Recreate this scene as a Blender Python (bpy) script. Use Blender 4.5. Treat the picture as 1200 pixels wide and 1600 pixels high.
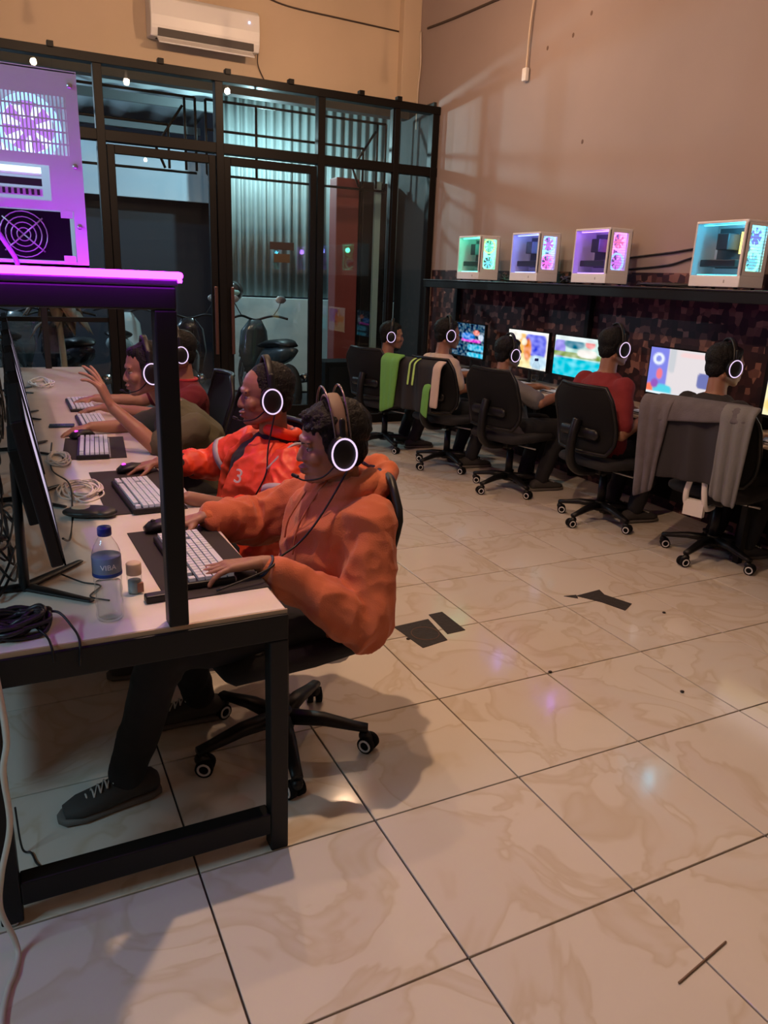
import bpy, bmesh, math, random, colorsys
import numpy as np
from mathutils import Vector, Matrix, noise
random.seed(7)
PI = math.pi
sc = bpy.context.scene
for o in list(sc.objects): bpy.data.objects.remove(o)
COL = sc.collection

# ---------------------------------------------------------------- camera
cd = bpy.data.cameras.new('camera'); cam = bpy.data.objects.new('camera', cd); COL.objects.link(cam)
cd.sensor_fit = 'HORIZONTAL'; cd.sensor_width = 36.0; cd.lens = 1175.72 / 1200 * 36.0
cd.clip_start = 0.02; cd.clip_end = 200
cam.matrix_world = Matrix.Translation((-0.3196, -1.0990, 1.4744)) @ (Matrix.Rotation(-0.467644, 4, 'Z') @ Matrix.Rotation(1.272527, 4, 'X') @ Matrix.Rotation(0.041290, 4, 'Z'))
sc.camera = cam
sc.view_settings.view_transform = 'Standard'; sc.view_settings.look = 'None'
sc.view_settings.gamma = 1.0; sc.view_settings.use_curve_mapping = False
sc.view_settings.exposure = 0.0
# ---------------------------------------------------------------- world: night sky outside
w = bpy.data.worlds.new('night'); sc.world = w; w.use_nodes = True
w.node_tree.nodes['Background'].inputs[0].default_value = (0.02, 0.035, 0.06, 1)
w.node_tree.nodes['Background'].inputs[1].default_value = 0.3

def light(name, typ, loc, energy, color, size=0.06, rot=None, spot=None, sizey=None):
    d = bpy.data.lights.new(name, typ); d.energy = energy; d.color = color
    if typ == 'AREA':
        d.shape = 'RECTANGLE'; d.size = size; d.size_y = sizey or size
    else: d.shadow_soft_size = size
    if spot: d.spot_size = spot[0]; d.spot_blend = spot[1]
    o = bpy.data.objects.new(name, d); COL.objects.link(o); o.location = loc
    if rot: o.rotation_euler = rot
    return o
WARM = (1.0, 0.63, 0.39)
LAMPS = [(2.15, 4.35, 3.4, 68), (1.12, 4.1, 3.4, 18), (0.2, 4.4, 3.4, 18), (0.32, 0.95, 3.3, 175), (0.55, 1.95, 3.4, 52), (2.3, -1.9, 3.4, 16)]
# unseen cool fill light added left of the camera for the bluish floor shade
light('cool_fill_light', 'AREA', (-2.4, -0.1, 2.3), 24, (0.42, 0.80, 1.0), 0.9, Vector((-2.3, -.5, 2.3)).to_track_quat('Z', 'Y').to_euler(), sizey=0.4)
# street side lamps (outside, beyond the glazing)
light('porch_light', 'POINT', (2.45, 7.95, 2.95), 105, (0.6, 0.9, 0.95), 0.03)
light('street_light', 'POINT', (-1.3, 8.6, 3.0), 190, (0.62, 0.82, 1.0), 0.04)

# ---------------------------------------------------------------- materials
MATS = {}
def mat(name, col=(.8, .8, .8), rough=.5, metal=0, emis=None, es=1.0, bump=None, vary=None, spec=.5, coat=0, sheen=0):
    if name in MATS: return MATS[name]
    m = bpy.data.materials.new(name); m.use_nodes = True; nt = m.node_tree; b = nt.nodes['Principled BSDF']
    b.inputs['Base Color'].default_value = (*col, 1); b.inputs['Roughness'].default_value = rough
    b.inputs['Metallic'].default_value = metal; b.inputs['Specular IOR Level'].default_value = spec
    b.inputs['Coat Weight'].default_value = coat; b.inputs['Sheen Weight'].default_value = sheen
    if emis: b.inputs['Emission Color'].default_value = (*emis, 1); b.inputs['Emission Strength'].default_value = es
    tc = nt.nodes.new('ShaderNodeTexCoord')
    if vary:   # (scale, amount)
        n = nt.nodes.new('ShaderNodeTexNoise'); n.inputs['Scale'].default_value = vary[0]; n.inputs['Detail'].default_value = 5
        nt.links.new(tc.outputs['Object'], n.inputs['Vector'])
        r = nt.nodes.new('ShaderNodeValToRGB'); a = vary[1]
        r.color_ramp.elements[0].position = .3; r.color_ramp.elements[1].position = .7
        r.color_ramp.elements[0].color = (*[c * (1 - a) for c in col], 1)
        r.color_ramp.elements[1].color = (*[min(1, c * (1 + a)) for c in col], 1)
        nt.links.new(n.outputs['Fac'], r.inputs[0]); nt.links.new(r.outputs[0], b.inputs['Base Color'])
    if bump:   # (scale, strength)
        n2 = nt.nodes.new('ShaderNodeTexNoise'); n2.inputs['Scale'].default_value = bump[0]; n2.inputs['Detail'].default_value = 4
        nt.links.new(tc.outputs['Object'], n2.inputs['Vector'])
        bp = nt.nodes.new('ShaderNodeBump'); bp.inputs['Strength'].default_value = bump[1]; bp.inputs['Distance'].default_value = .01
        nt.links.new(n2.outputs['Fac'], bp.inputs['Height']); nt.links.new(bp.outputs[0], b.inputs['Normal'])
    MATS[name] = m; return m
def glassmat(name, tint=(1, 1, 1), refl=1.5, extra=0.0, rough=0.0):
    if name in MATS: return MATS[name]
    m = bpy.data.materials.new(name); m.use_nodes = True; nt = m.node_tree; nt.nodes.clear()
    out = nt.nodes.new('ShaderNodeOutputMaterial'); mix = nt.nodes.new('ShaderNodeMixShader')
    t = nt.nodes.new('ShaderNodeBsdfTransparent'); t.inputs[0].default_value = (*tint, 1)
    g = nt.nodes.new('ShaderNodeBsdfGlossy'); g.inputs['Roughness'].default_value = rough
    f = nt.nodes.new('ShaderNodeLayerWeight'); f.inputs[0].default_value = .5; pw = nt.nodes.new('ShaderNodeMath'); pw.operation = 'POWER'; pw.inputs[1].default_value = 5
    r0 = ((refl - 1) / (refl + 1)) ** 2; ad = nt.nodes.new('ShaderNodeMath'); ad.operation = 'MULTIPLY_ADD'; ad.inputs[1].default_value = 1 - r0; ad.inputs[2].default_value = r0 + extra
    nt.links.new(f.outputs['Facing'], pw.inputs[0]); nt.links.new(pw.outputs[0], ad.inputs[0]); nt.links.new(ad.outputs[0], mix.inputs[0])
    nt.links.new(t.outputs[0], mix.inputs[1]); nt.links.new(g.outputs[0], mix.inputs[2]); nt.links.new(mix.outputs[0], out.inputs[0])
    MATS[name] = m; return m
def emitmat(name, col, s, attr=False):
    if name in MATS: return MATS[name]
    m = bpy.data.materials.new(name); m.use_nodes = True; nt = m.node_tree; nt.nodes.clear()
    out = nt.nodes.new('ShaderNodeOutputMaterial'); e = nt.nodes.new('ShaderNodeEmission')
    e.inputs[0].default_value = (*col, 1); e.inputs[1].default_value = s
    if attr:
        a = nt.nodes.new('ShaderNodeAttribute'); a.attribute_name = 'Col'; nt.links.new(a.outputs['Color'], e.inputs[0])
    nt.links.new(e.outputs[0], out.inputs[0]); MATS[name] = m; return m

def tilemat():
    m = mat('polished_cream_tile', (.66, .585, .49), .11, spec=.45); nt = m.node_tree; b = nt.nodes['Principled BSDF']
    tc = nt.nodes.new('ShaderNodeTexCoord'); oi = nt.nodes.new('ShaderNodeObjectInfo')
    ad = nt.nodes.new('ShaderNodeVectorMath'); ad.operation = 'MULTIPLY_ADD'; ad.inputs[1].default_value = (1, 1, 1)
    cx = nt.nodes.new('ShaderNodeCombineXYZ'); ml = nt.nodes.new('ShaderNodeMath'); ml.operation = 'MULTIPLY'; ml.inputs[1].default_value = 37
    nt.links.new(oi.outputs['Random'], ml.inputs[0]); nt.links.new(ml.outputs[0], cx.inputs[2]); nt.links.new(ml.outputs[0], cx.inputs[0])
    nt.links.new(tc.outputs['Object'], ad.inputs[0]); nt.links.new(cx.outputs[0], ad.inputs[2])
    n = nt.nodes.new('ShaderNodeTexNoise'); n.inputs['Scale'].default_value = 3.0; n.inputs['Detail'].default_value = 3; n.inputs['Distortion'].default_value = 1.2
    nt.links.new(ad.outputs[0], n.inputs['Vector'])
    r = nt.nodes.new('ShaderNodeValToRGB'); e = r.color_ramp.elements
    e[0].position = .36; e[0].color = (.66, .61, .545, 1); e[1].position = .64; e[1].color = (.69, .635, .565, 1)
    x = e.new(.50); x.color = (.60, .525, .42, 1); x = e.new(.44); x.color = (.66, .60, .53, 1); x = e.new(.53); x.color = (.68, .625, .55, 1)
    nt.links.new(n.outputs['Fac'], r.inputs[0]); nt.links.new(r.outputs[0], b.inputs['Base Color'])
    return m
def wallpapermat():
    m = mat('hexagon_wallpaper', (.3, .2, .13), .6); nt = m.node_tree; b = nt.nodes['Principled BSDF']
    tc = nt.nodes.new('ShaderNodeTexCoord'); v = nt.nodes.new('ShaderNodeTexVoronoi'); v.inputs['Scale'].default_value = 20; v.inputs['Randomness'].default_value = .45
    nt.links.new(tc.outputs['Object'], v.inputs['Vector'])
    r = nt.nodes.new('ShaderNodeValToRGB'); e = r.color_ramp.elements
    e[0].position = 0; e[0].color = (.012, .004, .006, 1); e[1].position = 1; e[1].color = (.30, .15, .11, 1); x = e.new(.65); x.color = (.05, .016, .018, 1)
    sp = nt.nodes.new('ShaderNodeSeparateColor'); nt.links.new(v.outputs['Color'], sp.inputs[0]); nt.links.new(sp.outputs[0], r.inputs[0])
    nt.links.new(r.outputs[0], b.inputs['Base Color']); return m

BLK = mat('black_painted_steel', (.006, .006, .006), .5, spec=.3)
BLKP = mat('black_plastic', (.007, .007, .008), .42, spec=.35)
BLKM = mat('matte_black', (.005, .005, .006), .85, spec=.2)
MESHF = mat('black_mesh_fabric', (.009, .009, .010), .9, spec=.2)
FRAME = mat('dark_brown_aluminium', (.005, .004, .0035), .45, spec=.2)
WALLM = mat('cream_plaster', (.60, .46, .32), .75, vary=(1.4, .05), bump=(9, .12))
WALLR = mat('beige_plaster', (.345, .265, .235), .72, vary=(1.1, .06), bump=(7, .15))
WHITEP = mat('white_plastic', (.80, .78, .76), .35)
CASEW = mat('white_case_metal', (.80, .78, .80), .33)
DESKW = mat('white_laminate', (.74, .66, .58), .16, vary=(6, .05))
SKIN = mat('tan_skin', (.33, .160, .10), .5, bump=(180, .06), vary=(9, .06))
SKIN2 = mat('brown_skin', (.27, .125, .075), .5, bump=(180, .06), vary=(9, .06))
HAIR = mat('black_hair', (.004, .0035, .0035), .6, bump=(140, .8), spec=.25)
LED = emitmat('magenta_led', (.50, .012, 1.0), 30.0)
RING = emitmat('headset_ring_light', (.88, .66, 1.0), 1.15)
SILV = mat('silver_trim', (.6, .6, .62), .3, .8)
GLASS = glassmat('window_glass', (.94, .98, .98), 1.42, .0)
CGLASS = glassmat('case_glass', (.85, .85, .88), 1.45, 0)
CHROME = mat('chrome', (.6, .6, .6), .15, 1)

# ---------------------------------------------------------------- geometry collector
def frame_of(d):
    d = Vector(d).normalized(); a = Vector((0, 0, 1)) if abs(d.z) < .9 else Vector((1, 0, 0))
    u = d.cross(a).normalized(); return d, u, d.cross(u).normalized()
class G:
    def __init__(s): s.v = []; s.f = []; s.sm = []
    def add(s, vs, fs, smooth=False):
        n = len(s.v); s.v += [tuple(x) for x in vs]; s.f += [tuple(i + n for i in f) for f in fs]; s.sm += [smooth] * len(fs)
    def box(s, c, sz, R=None):
        c = Vector(c); hx, hy, hz = [k / 2 for k in sz]
        vs = [Vector((x, y, z)) for x in (-hx, hx) for y in (-hy, hy) for z in (-hz, hz)]
        if R is not None: vs = [R @ q for q in vs]
        s.add([c + q for q in vs], [(0, 1, 3, 2), (4, 6, 7, 5), (0, 4, 5, 1), (2, 3, 7, 6), (0, 2, 6, 4), (1, 5, 7, 3)]); return s
    def bb(s, x0, x1, y0, y1, z0, z1): return s.box(((x0 + x1) / 2, (y0 + y1) / 2, (z0 + z1) / 2), (abs(x1 - x0), abs(y1 - y0), abs(z1 - z0)))
    def loft(s, secs, n=20, cap=True, smooth=True, power=2.0):
        # secs: (center, axisA*ra, axisB*rb)
        vs = []
        for c, a, b in secs:
            c, a, b = Vector(c), Vector(a), Vector(b)
            for i in range(n):
                t = 2 * PI * i / n; ct, st = math.cos(t), math.sin(t)
                if power != 2: ct = math.copysign(abs(ct) ** (2 / power), ct); st = math.copysign(abs(st) ** (2 / power), st)
                vs.append(c + a * ct + b * st)
        fs = []
        for k in range(len(secs) - 1):
            for i in range(n):
                j = (i + 1) % n; fs.append((k * n + i, k * n + j, (k + 1) * n + j, (k + 1) * n + i))
        if cap: fs.append(tuple(range(n))[::-1]); fs.append(tuple(range((len(secs) - 1) * n, len(secs) * n)))
        s.add(vs, fs, smooth); return s
    def cyl(s, p0, p1, r0, r1=None, n=16, smooth=True):
        p0, p1 = Vector(p0), Vector(p1); r1 = r0 if r1 is None else r1; d, u, w_ = frame_of(p1 - p0)
        return s.loft([(p0, u * r0, w_ * r0), (p1, u * r1, w_ * r1)], n, True, smooth)
    def limb(s, p0, p1, r0, r1, n=14, flat=1.0, up=None):
        p0, p1 = Vector(p0), Vector(p1); d = (p1 - p0).normalized()
        if up is None: d, u, w_ = frame_of(d)
        else: w_ = (Vector(up) - d * Vector(up).dot(d)).normalized(); u = d.cross(w_)
        secs = []
        for k in (-.98, -.85, -.6, -.3, 0):
            q = math.sqrt(1 - k * k); secs.append((p0 + d * r0 * k, u * r0 * q, w_ * r0 * q * flat))
        for k in (0, .3, .6, .85, .98):
            q = math.sqrt(1 - k * k); secs.append((p1 + d * r1 * k, u * r1 * q, w_ * r1 * q * flat))
        return s.loft(secs, n)
    def ell(s, c, r, M=None, n=18):
        c = Vector(c); M = M or Matrix.Identity(3); secs = []
        m = max(6, n // 2)
        for i in range(m + 1):
            t = -PI / 2 + PI * i / m; t = max(-1.52, min(1.52, t))
            secs.append((c + M @ Vector((0, 0, r[2] * math.sin(t))), M @ Vector((r[0] * math.cos(t), 0, 0)), M @ Vector((0, r[1] * math.cos(t), 0))))
        return s.loft(secs, n)
    def tube(s, pts, r, n=8, closed=False):
        pts = [Vector(p) for p in pts]; m = len(pts); rs = r if isinstance(r, (list, tuple)) else [r] * m
        vs = []; prev = None
        for i, p in enumerate(pts):
            a = pts[(i - 1) % m] if (closed or i > 0) else p; b = pts[(i + 1) % m] if (closed or i < m - 1) else p
            d = (b - a).normalized() if (b - a).length > 1e-9 else Vector((0, 0, 1))
            if prev is None: _, u, w_ = frame_of(d)
            else:
                u = (prev - d * prev.dot(d)); u = u.normalized() if u.length > 1e-6 else frame_of(d)[1]; w_ = d.cross(u)
            prev = u
            vs += [p + (u * math.cos(2 * PI * k / n) + w_ * math.sin(2 * PI * k / n)) * rs[i] for k in range(n)]
        fs = []
        for i in range(m if closed else m - 1):
            i2 = (i + 1) % m
            for k in range(n): fs.append((i * n + k, i * n + (k + 1) % n, i2 * n + (k + 1) % n, i2 * n + k))
        if not closed: fs.append(tuple(range(n))[::-1]); fs.append(tuple(range((m - 1) * n, m * n)))
        s.add(vs, fs, True); return s
    def ring(s, c, ax, R, r, n=28, m=8, sx=1.0):
        d, u, w_ = frame_of(ax); c = Vector(c)
        return s.tube([c + u * R * sx * math.cos(2 * PI * i / n) + w_ * R * math.sin(2 * PI * i / n) for i in range(n)], r, m, True)
    def prism(s, poly, ax, t0, t1):
        # poly in the two remaining axes (order xyz without ax)
        def P(a, b, t):
            q = [a, b]; q.insert(ax, t); return q
        n = len(poly); vs = [P(a, b, t0) for a, b in poly] + [P(a, b, t1) for a, b in poly]
        fs = [tuple(range(n))[::-1], tuple(range(n, 2 * n))] + [(i, (i + 1) % n, n + (i + 1) % n, n + i) for i in range(n)]
        s.add(vs, fs); return s
    def sheet(s, fn, nu, nv, thick):
        # fn(u,v)->point ; thick solid sheet
        P = [[Vector(fn(i / nu, j / nv)) for j in range(nv + 1)] for i in range(nu + 1)]
        N = []
        for i in range(nu + 1):
            row = []
            for j in range(nv + 1):
                a = P[min(i + 1, nu)][j] - P[max(i - 1, 0)][j]; b = P[i][min(j + 1, nv)] - P[i][max(j - 1, 0)]
                row.append(a.cross(b).normalized() if a.cross(b).length > 1e-12 else Vector((0, 0, 1)))
            N.append(row)
        W = nv + 1; K = (nu + 1) * W
        vs = [P[i][j] + N[i][j] * thick / 2 for i in range(nu + 1) for j in range(W)] + [P[i][j] - N[i][j] * thick / 2 for i in range(nu + 1) for j in range(W)]
        fs = []
        for i in range(nu):
            for j in range(nv):
                a, b, c, d = i * W + j, (i + 1) * W + j, (i + 1) * W + j + 1, i * W + j + 1
                fs.append((a, b, c, d)); fs.append((K + d, K + c, K + b, K + a))
        for i in range(nu):
            a, b = i * W, (i + 1) * W; fs.append((b, a, K + a, K + b)); a += nv; b += nv; fs.append((a, b, K + b, K + a))
        for j in range(nv):
            a, b = j, j + 1; fs.append((a, b, K + b, K + a)); a += nu * W; b += nu * W; fs.append((b, a, K + a, K + b))
        s.add(vs, fs, True); return s
OFF = Vector((0, 0, 0))
def link(name, me, parent=None):
    o = bpy.data.objects.new(name, me); COL.objects.link(o)
    if parent is not None: o.parent = parent
    return o
def fixn(me):
    bm = bmesh.new(); bm.from_mesh(me); bmesh.ops.recalc_face_normals(bm, faces=bm.faces); bm.to_mesh(me); bm.free()
def obj(name, g, m, parent=None, bevel=0, seg=2, kind=None, label=None):
    me = bpy.data.meshes.new(name)
    me.from_pydata([(a - OFF.x, b - OFF.y, c - OFF.z) for a, b, c in g.v], [], g.f)
    me.polygons.foreach_set('use_smooth', g.sm); fixn(me)
    for k in (m if isinstance(m, (list, tuple)) else [m]): me.materials.append(k)
    o = link(name, me, parent)
    if bevel:
        b = o.modifiers.new('bevel', 'BEVEL'); b.width = bevel; b.segments = seg; b.limit_method = 'ANGLE'; b.angle_limit = .6; b.harden_normals = False
    if kind: o['kind'] = kind
    if label: o['label'] = label
    return o
def tag(o, label=None, cat=None, group=None, kind=None):
    if label: o['label'] = label
    if cat: o['category'] = cat
    if group: o['group'] = group
    if kind: o['kind'] = kind
    return o
def thing(name, label, cat, loc=(0, 0, 0), rz=0, group=None):
    o = bpy.data.objects.new(name, None); COL.objects.link(o); o.location = loc; o.rotation_euler = (0, 0, rz); o.empty_display_size = .1
    return tag(o, label, cat, group)
def dup(o, loc=None, rz=None, label=None, parent=None):
    c = o.copy(); COL.objects.link(c)
    if parent is not None: c.parent = parent
    if loc is not None: c.location = loc
    if rz is not None: c.rotation_euler = (0, 0, rz)
    if label: c['label'] = label
    for ch in list(o.children): dup(ch, parent=c)
    return c
def remesh(g, vox, smooth=3, brushes=None, folds=None, name='m'):
    """fuse the overlapping closed pieces of g into one continuous skin"""
    me = bpy.data.meshes.new('tmp'); me.from_pydata(g.v, [], g.f); fixn(me)
    o = bpy.data.objects.new('tmp', me); COL.objects.link(o)
    r = o.modifiers.new('r', 'REMESH'); r.mode = 'VOXEL'; r.voxel_size = vox; r.adaptivity = 0
    if smooth:
        s_ = o.modifiers.new('s', 'SMOOTH'); s_.factor = .5; s_.iterations = smooth
    dg = bpy.context.evaluated_depsgraph_get(); out = bpy.data.meshes.new_from_object(o.evaluated_get(dg))
    bpy.data.objects.remove(o); bpy.data.meshes.remove(me)
    n = len(out.vertices); co = np.empty(n * 3); out.vertices.foreach_get('co', co); co = co.reshape(-1, 3)
    for b in (brushes or []):
        c, rad, M, d = b       # centre, radii in M frame, 3x3 np axes(rows), displacement vector
        q = ((co - np.array(c)) @ np.array(M).T) / np.array(rad); wgt = np.exp(-(q ** 2).sum(1) * 1.2); co = co + wgt[:, None] * np.array(d)
    if folds:
        amp, fr = folds[0], folds[1]; st = folds[2] if len(folds) > 2 else (1, 1, 1)
        no = np.empty(n * 3); out.vertices.foreach_get('normal', no); no = no.reshape(-1, 3)
        dd = np.empty(n)
        for i in range(n):
            p = Vector((co[i][0] * st[0], co[i][1] * st[1], co[i][2] * st[2])) * fr; wv = noise.noise(p * .5 + Vector((9, 3, 1))) * 1.2
            a = 1 - 2 * abs(noise.noise(p + Vector((wv, wv, -wv))) * 1.6); dd[i] = a * .7 + .3 * (1 - 2 * abs(noise.noise(p * 2.1 + Vector((5, 5, 5)))))
        co = co + no * (dd * amp)[:, None]
    co = co - np.array(OFF)
    out.vertices.foreach_set('co', co.ravel()); out.polygons.foreach_set('use_smooth', [True] * len(out.polygons)); out.update()
    return out
def robj(name, g, vox, m, parent=None, label=None, **kw):
    me = remesh(g, vox, **kw); me.materials.clear()
    for k in (m if isinstance(m, (list, tuple)) else [m]): me.materials.append(k)
    o = link(name, me, parent)
    if label: o['label'] = label
    return o
def catmull(P, k=8, closed=False):
    P = [Vector(p) for p in P]; out = []; n = len(P)
    for i in range(n if closed else n - 1):
        g_ = lambda j: P[j % n] if closed else P[max(0, min(n - 1, j))]
        a, b, c, d = g_(i - 1), g_(i), g_(i + 1), g_(i + 2)
        for t in range(k):
            t /= k; out.append(.5 * ((2 * b) + (c - a) * t + (2 * a - 5 * b + 4 * c - d) * t * t + (3 * b - a - 3 * c + d) * t ** 3))
    if not closed: out.append(P[-1])
    return out
#==PARTS==
# ================================================================ SETTING
XR = 3.80; YB = 6.77; YG = 6.20; XL = -3.2; YF = -3.6; ZC = 4.6
fl = obj('floor', G().bb(XL, XR + .1, YF, YG + .06, -.12, -.008), mat('dark_grout', (.035, .028, .024), .8)); tag(fl, kind='structure')
TILE = tilemat(); tm = None
for i in range(-3, 8):
    for j in range(-3, 13):
        if tm is None:
            g = G().box((0, 0, -.005), (.4945, .4945, .010)); tm = obj('floor_tile', g, TILE, fl, bevel=.0012, seg=1); t = tm
        else: t = tm.copy(); COL.objects.link(t)
        t.location = (i * .5 + .25 if i < 7 else 3.65, j * .5 + .25 if j < 12 else 6.13, random.uniform(-.0004, .0003))
        if i == 7: t.scale.x = .6      # strip cut against the right wall
        if j == 12: t.scale.y = .5
tag(obj('wall_right', G().bb(XR, XR + .12, YF, YB + .2, 0, ZC), WALLR), kind='structure')
wr = bpy.data.objects['wall_right']
obj('wallpaper', G().bb(XR - .004, XR, -1.0, 6.16, 0, 1.60), wallpapermat(), wr)
tag(obj('wall_back', G().bb(XL, XR + .12, YB, YB + .15, 3.26, ZC), WALLM), kind='structure')
tag(obj('trim_2', G().bb(XL, XR, YB + .02, YB + .15, 3.12, 3.26), mat('dark_lintel', (.03, .035, .035), .7)), kind='structure')
tag(obj('trim_3', G().bb(XR - .03, XR, YG + .06, YB + .2, 0, 3.2), mat('shaded_wall_cover', (.02, .025, .025), .7)), kind='structure')  # dark sheet added over the wall end, its shade put in as colour
tag(obj('trim_4', G().bb(3.47, 3.54, 6.93, 6.97, .6, 2.5), mat('teal_strip', (.25, .38, .38), .6)), kind='structure')
tag(obj('trim_1', G().bb(3.60, XR, YB - .10, YB, 3.26, ZC), WALLM, bevel=.004), kind='structure')
tag(obj('wall_left', G().bb(XL - .12, XL, YF, YB + .2, 0, ZC), mat('side_wall_paint', (.22, .17, .14), .8)), kind='structure')
tag(obj('wall_front', G().bb(XL, XR, YF - .12, YF, 0, ZC), MATS['side_wall_paint']), kind='structure')
tag(obj('ceiling', G().bb(XL - .1, XR + .1, YF - .1, YB + .2, ZC, ZC + .1), mat('ceiling_paint', (.30, .25, .21), .8)), kind='structure')
# lid between the glazing top and the upper wall
# ---- shop front: fixed frame with transom lights (window_1), two door leaves
wf = thing('window_1', None, None, (0, YG, 0)); wf['kind'] = 'structure'; OFF = Vector((0, YG, 0))
ZT = 3.07; ZM = 2.50
def member(x0, x1, z0, z1, y0=-.03, y1=.03, name='frame_member', par=None):
    return obj(name, G().bb(x0, x1, YG + y0, YG + y1, z0, z1), FRAME, par or wf, bevel=.003, seg=1)
member(XL, 3.79, ZT, ZT + .07, -.05, .05, 'top_rail'); member(XL, 3.79, ZM, ZM + .085, -.04, .04, 'transom_rail')
member(XL, .60, 0, .09, name='bottom_rail'); member(2.56, 3.75, 0, .09, name='bottom_rail')
MX = [-2.2, -.45, .565, 1.565, 2.53, 3.32, 3.745]
for x in MX:
    wd = .028 if x in (3.32,) else .035
    member(x - wd, x + wd, 0, ZT, -.045, .045, 'mullion')
member(3.28, 3.36, 0, ZT, -.02, .05, 'mullion')
PX = [XL] + MX
for a, b in zip(PX[:-1], PX[1:]):
    obj('transom_pane', G().bb(a + .04, b - .04, YG - .003, YG + .003, ZM + .085, ZT), GLASS, wf)
for a, b in ((XL, -2.2), (-2.2, -.45), (-.45, .565), (2.53, 3.32), (3.32, 3.745)):
    obj('pane', G().bb(a + .03, b - .03, YG - .003, YG + .003, .09, ZM), GLASS, wf)
member(-.41, .53, 1.02, 1.06, -.02, .02, 'mid_rail')
for a, b in ((-.41, .53), (.6, 1.53), (1.6, 2.49), (2.57, 3.28)):
    obj('light_gap_strip', G().bb(a, b, YG + .045, YG + .065, ZM + .015, ZM + .045), mat('light_gap_pale', (.55, .58, .58), .4), wf)  # pale strips painted in for the bright light gap under the transom
for k, x in enumerate((-.9, .2, 1.05, 1.62, 2.2, 2.9, 3.30)):
    obj('rail_clip', G().bb(x, x + .05, YG - .065, YG + .0, ZT + .06, ZT + .105), FRAME, wf, bevel=.003, seg=1)
def door(name, x0, x1, hx):
    d = thing(name, None, None, (x0, YG, 0)); d['kind'] = 'structure'
    global OFF; OFF = Vector((x0, YG, 0)); s = .062
    obj('stile', G().bb(x0, x0 + s, YG - .03, YG + .02, .02, ZM - .02), FRAME, d, bevel=.003, seg=1)
    obj('stile', G().bb(x1 - s, x1, YG - .03, YG + .02, .02, ZM - .02), FRAME, d, bevel=.003, seg=1)
    obj('door_rail', G().bb(x0 + s, x1 - s, YG - .03, YG + .02, ZM - .09, ZM - .02), FRAME, d, bevel=.003, seg=1)
    obj('door_rail', G().bb(x0 + s, x1 - s, YG - .03, YG + .02, .02, .22), FRAME, d, bevel=.003, seg=1)
    obj('door_pane', G().bb(x0 + s, x1 - s, YG - .004, YG + .002, .22, ZM - .09), GLASS, d)
    h = obj('door_handle', G().box((hx, YG - .07, 1.05), (.032, .022, .62)), mat('bronze_handle', (.12, .06, .05), .35, .6), d, bevel=.006)
    obj('handle_mount', G().cyl((hx, YG - .06, .82), (hx, YG - .02, .82), .012).cyl((hx, YG - .06, 1.28), (hx, YG - .02, 1.28), .012), FRAME, h)
door('door_1', .605, 1.525, 1.49); door('door_2', 1.60, 2.49, 1.645)
OFF = Vector((0, 0, 0))
# small plates stuck on the right leaf
obj1 = obj('door_plate', G().bb(2.03, 2.27, YG - .012, YG - .0045, 1.715, 1.785), mat('dark_plate', (.03, .018, .015), .6), bevel=.002)
tag(obj1, 'dark brown sign plate stuck on the right glass door, upper one', 'sign')
obj1 = obj('door_plate', G().bb(2.07, 2.23, YG - .012, YG - .0045, 1.60, 1.68), mat('brass_plate', (.07, .045, .018), .6), bevel=.002)
tag(obj1, 'smaller bronze plate on the right glass door, below the dark plate', 'sign')

# ================================================================ WALL THINGS
ac = thing('air_conditioner', 'white split air conditioner high on the wall above the glass shopfront', 'air conditioner', (1.55, YB, 3.43)); OFF = Vector((1.55, YB, 3.43))
prof = [(YB - .0, 3.46), (YB - .20, 3.44), (YB - .225, 3.50), (YB - .23, 3.60), (YB - .215, 3.74), (YB - .18, 3.775), (YB, 3.78)]
obj('housing', G().prism(prof, 0, 1.08, 2.06), WHITEP, ac, bevel=.012, seg=3)
obj('front_panel', G().prism([(YB - .228, 3.525), (YB - .238, 3.60), (YB - .225, 3.735), (YB - .213, 3.735), (YB - .226, 3.60), (YB - .218, 3.525)], 0, 1.085, 2.055), WHITEP, ac, bevel=.003)
obj('air_outlet', G().bb(1.14, 2.00, YB - .226, YB - .08, 3.446, 3.505), mat('outlet_dark', (.07, .06, .055), .6), ac)
obj('louver', G().box((1.57, YB - .215, 3.415), (.86, .10, .012), Matrix.Rotation(.55, 3, 'X')), WHITEP, ac, bevel=.003)
obj('indicator_light', G().bb(1.95, 1.965, YB - .243, YB - .232, 3.66, 3.675), emitmat('blue_dot', (.5, .6, 1), 2.5), ac)
OFF = Vector((0, 0, 0))
CAB = mat('dark_cable', (.06, .04, .03), .6); CREAMC = mat('cream_cable', (.62, .5, .38), .6)
tag(obj('cable', G().tube(catmull([(2.08, YB - .02, 3.99), (2.4, YB - .012, 3.93), (3.0, YB - .012, 3.915), (3.59, YB - .012, 3.905)]), .008, 6), CAB), 'dark cable running along the wall above the air conditioner', 'cable')
tag(obj('cable', G().tube(catmull([(XR - .015, 6.50, 3.905), (XR - .012, 6.0, 3.87), (XR - .012, 5.2, 3.83), (XR - .012, 4.85, 3.81)]), .011, 6), CAB), 'dark cable running along the top of the right wall', 'cable')
tag(obj('cable', G().tube(catmull([(XR - .03, 6.62, 3.9), (XR - .025, 6.60, 3.6), (XR - .02, 6.64, 3.35), (XR - .025, 6.62, 3.0)]), .010, 6), CREAMC), 'cream cable hanging down the room corner beside the pillar', 'cable')
tag(obj('cable', G().tube(catmull([(2.08, YB - .1, 3.50), (2.10, YB - .03, 3.38), (2.2, YB - .01, 3.22)]), .005, 6), CAB), 'thin dark wire hanging from the right end of the air conditioner', 'cable')
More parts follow.
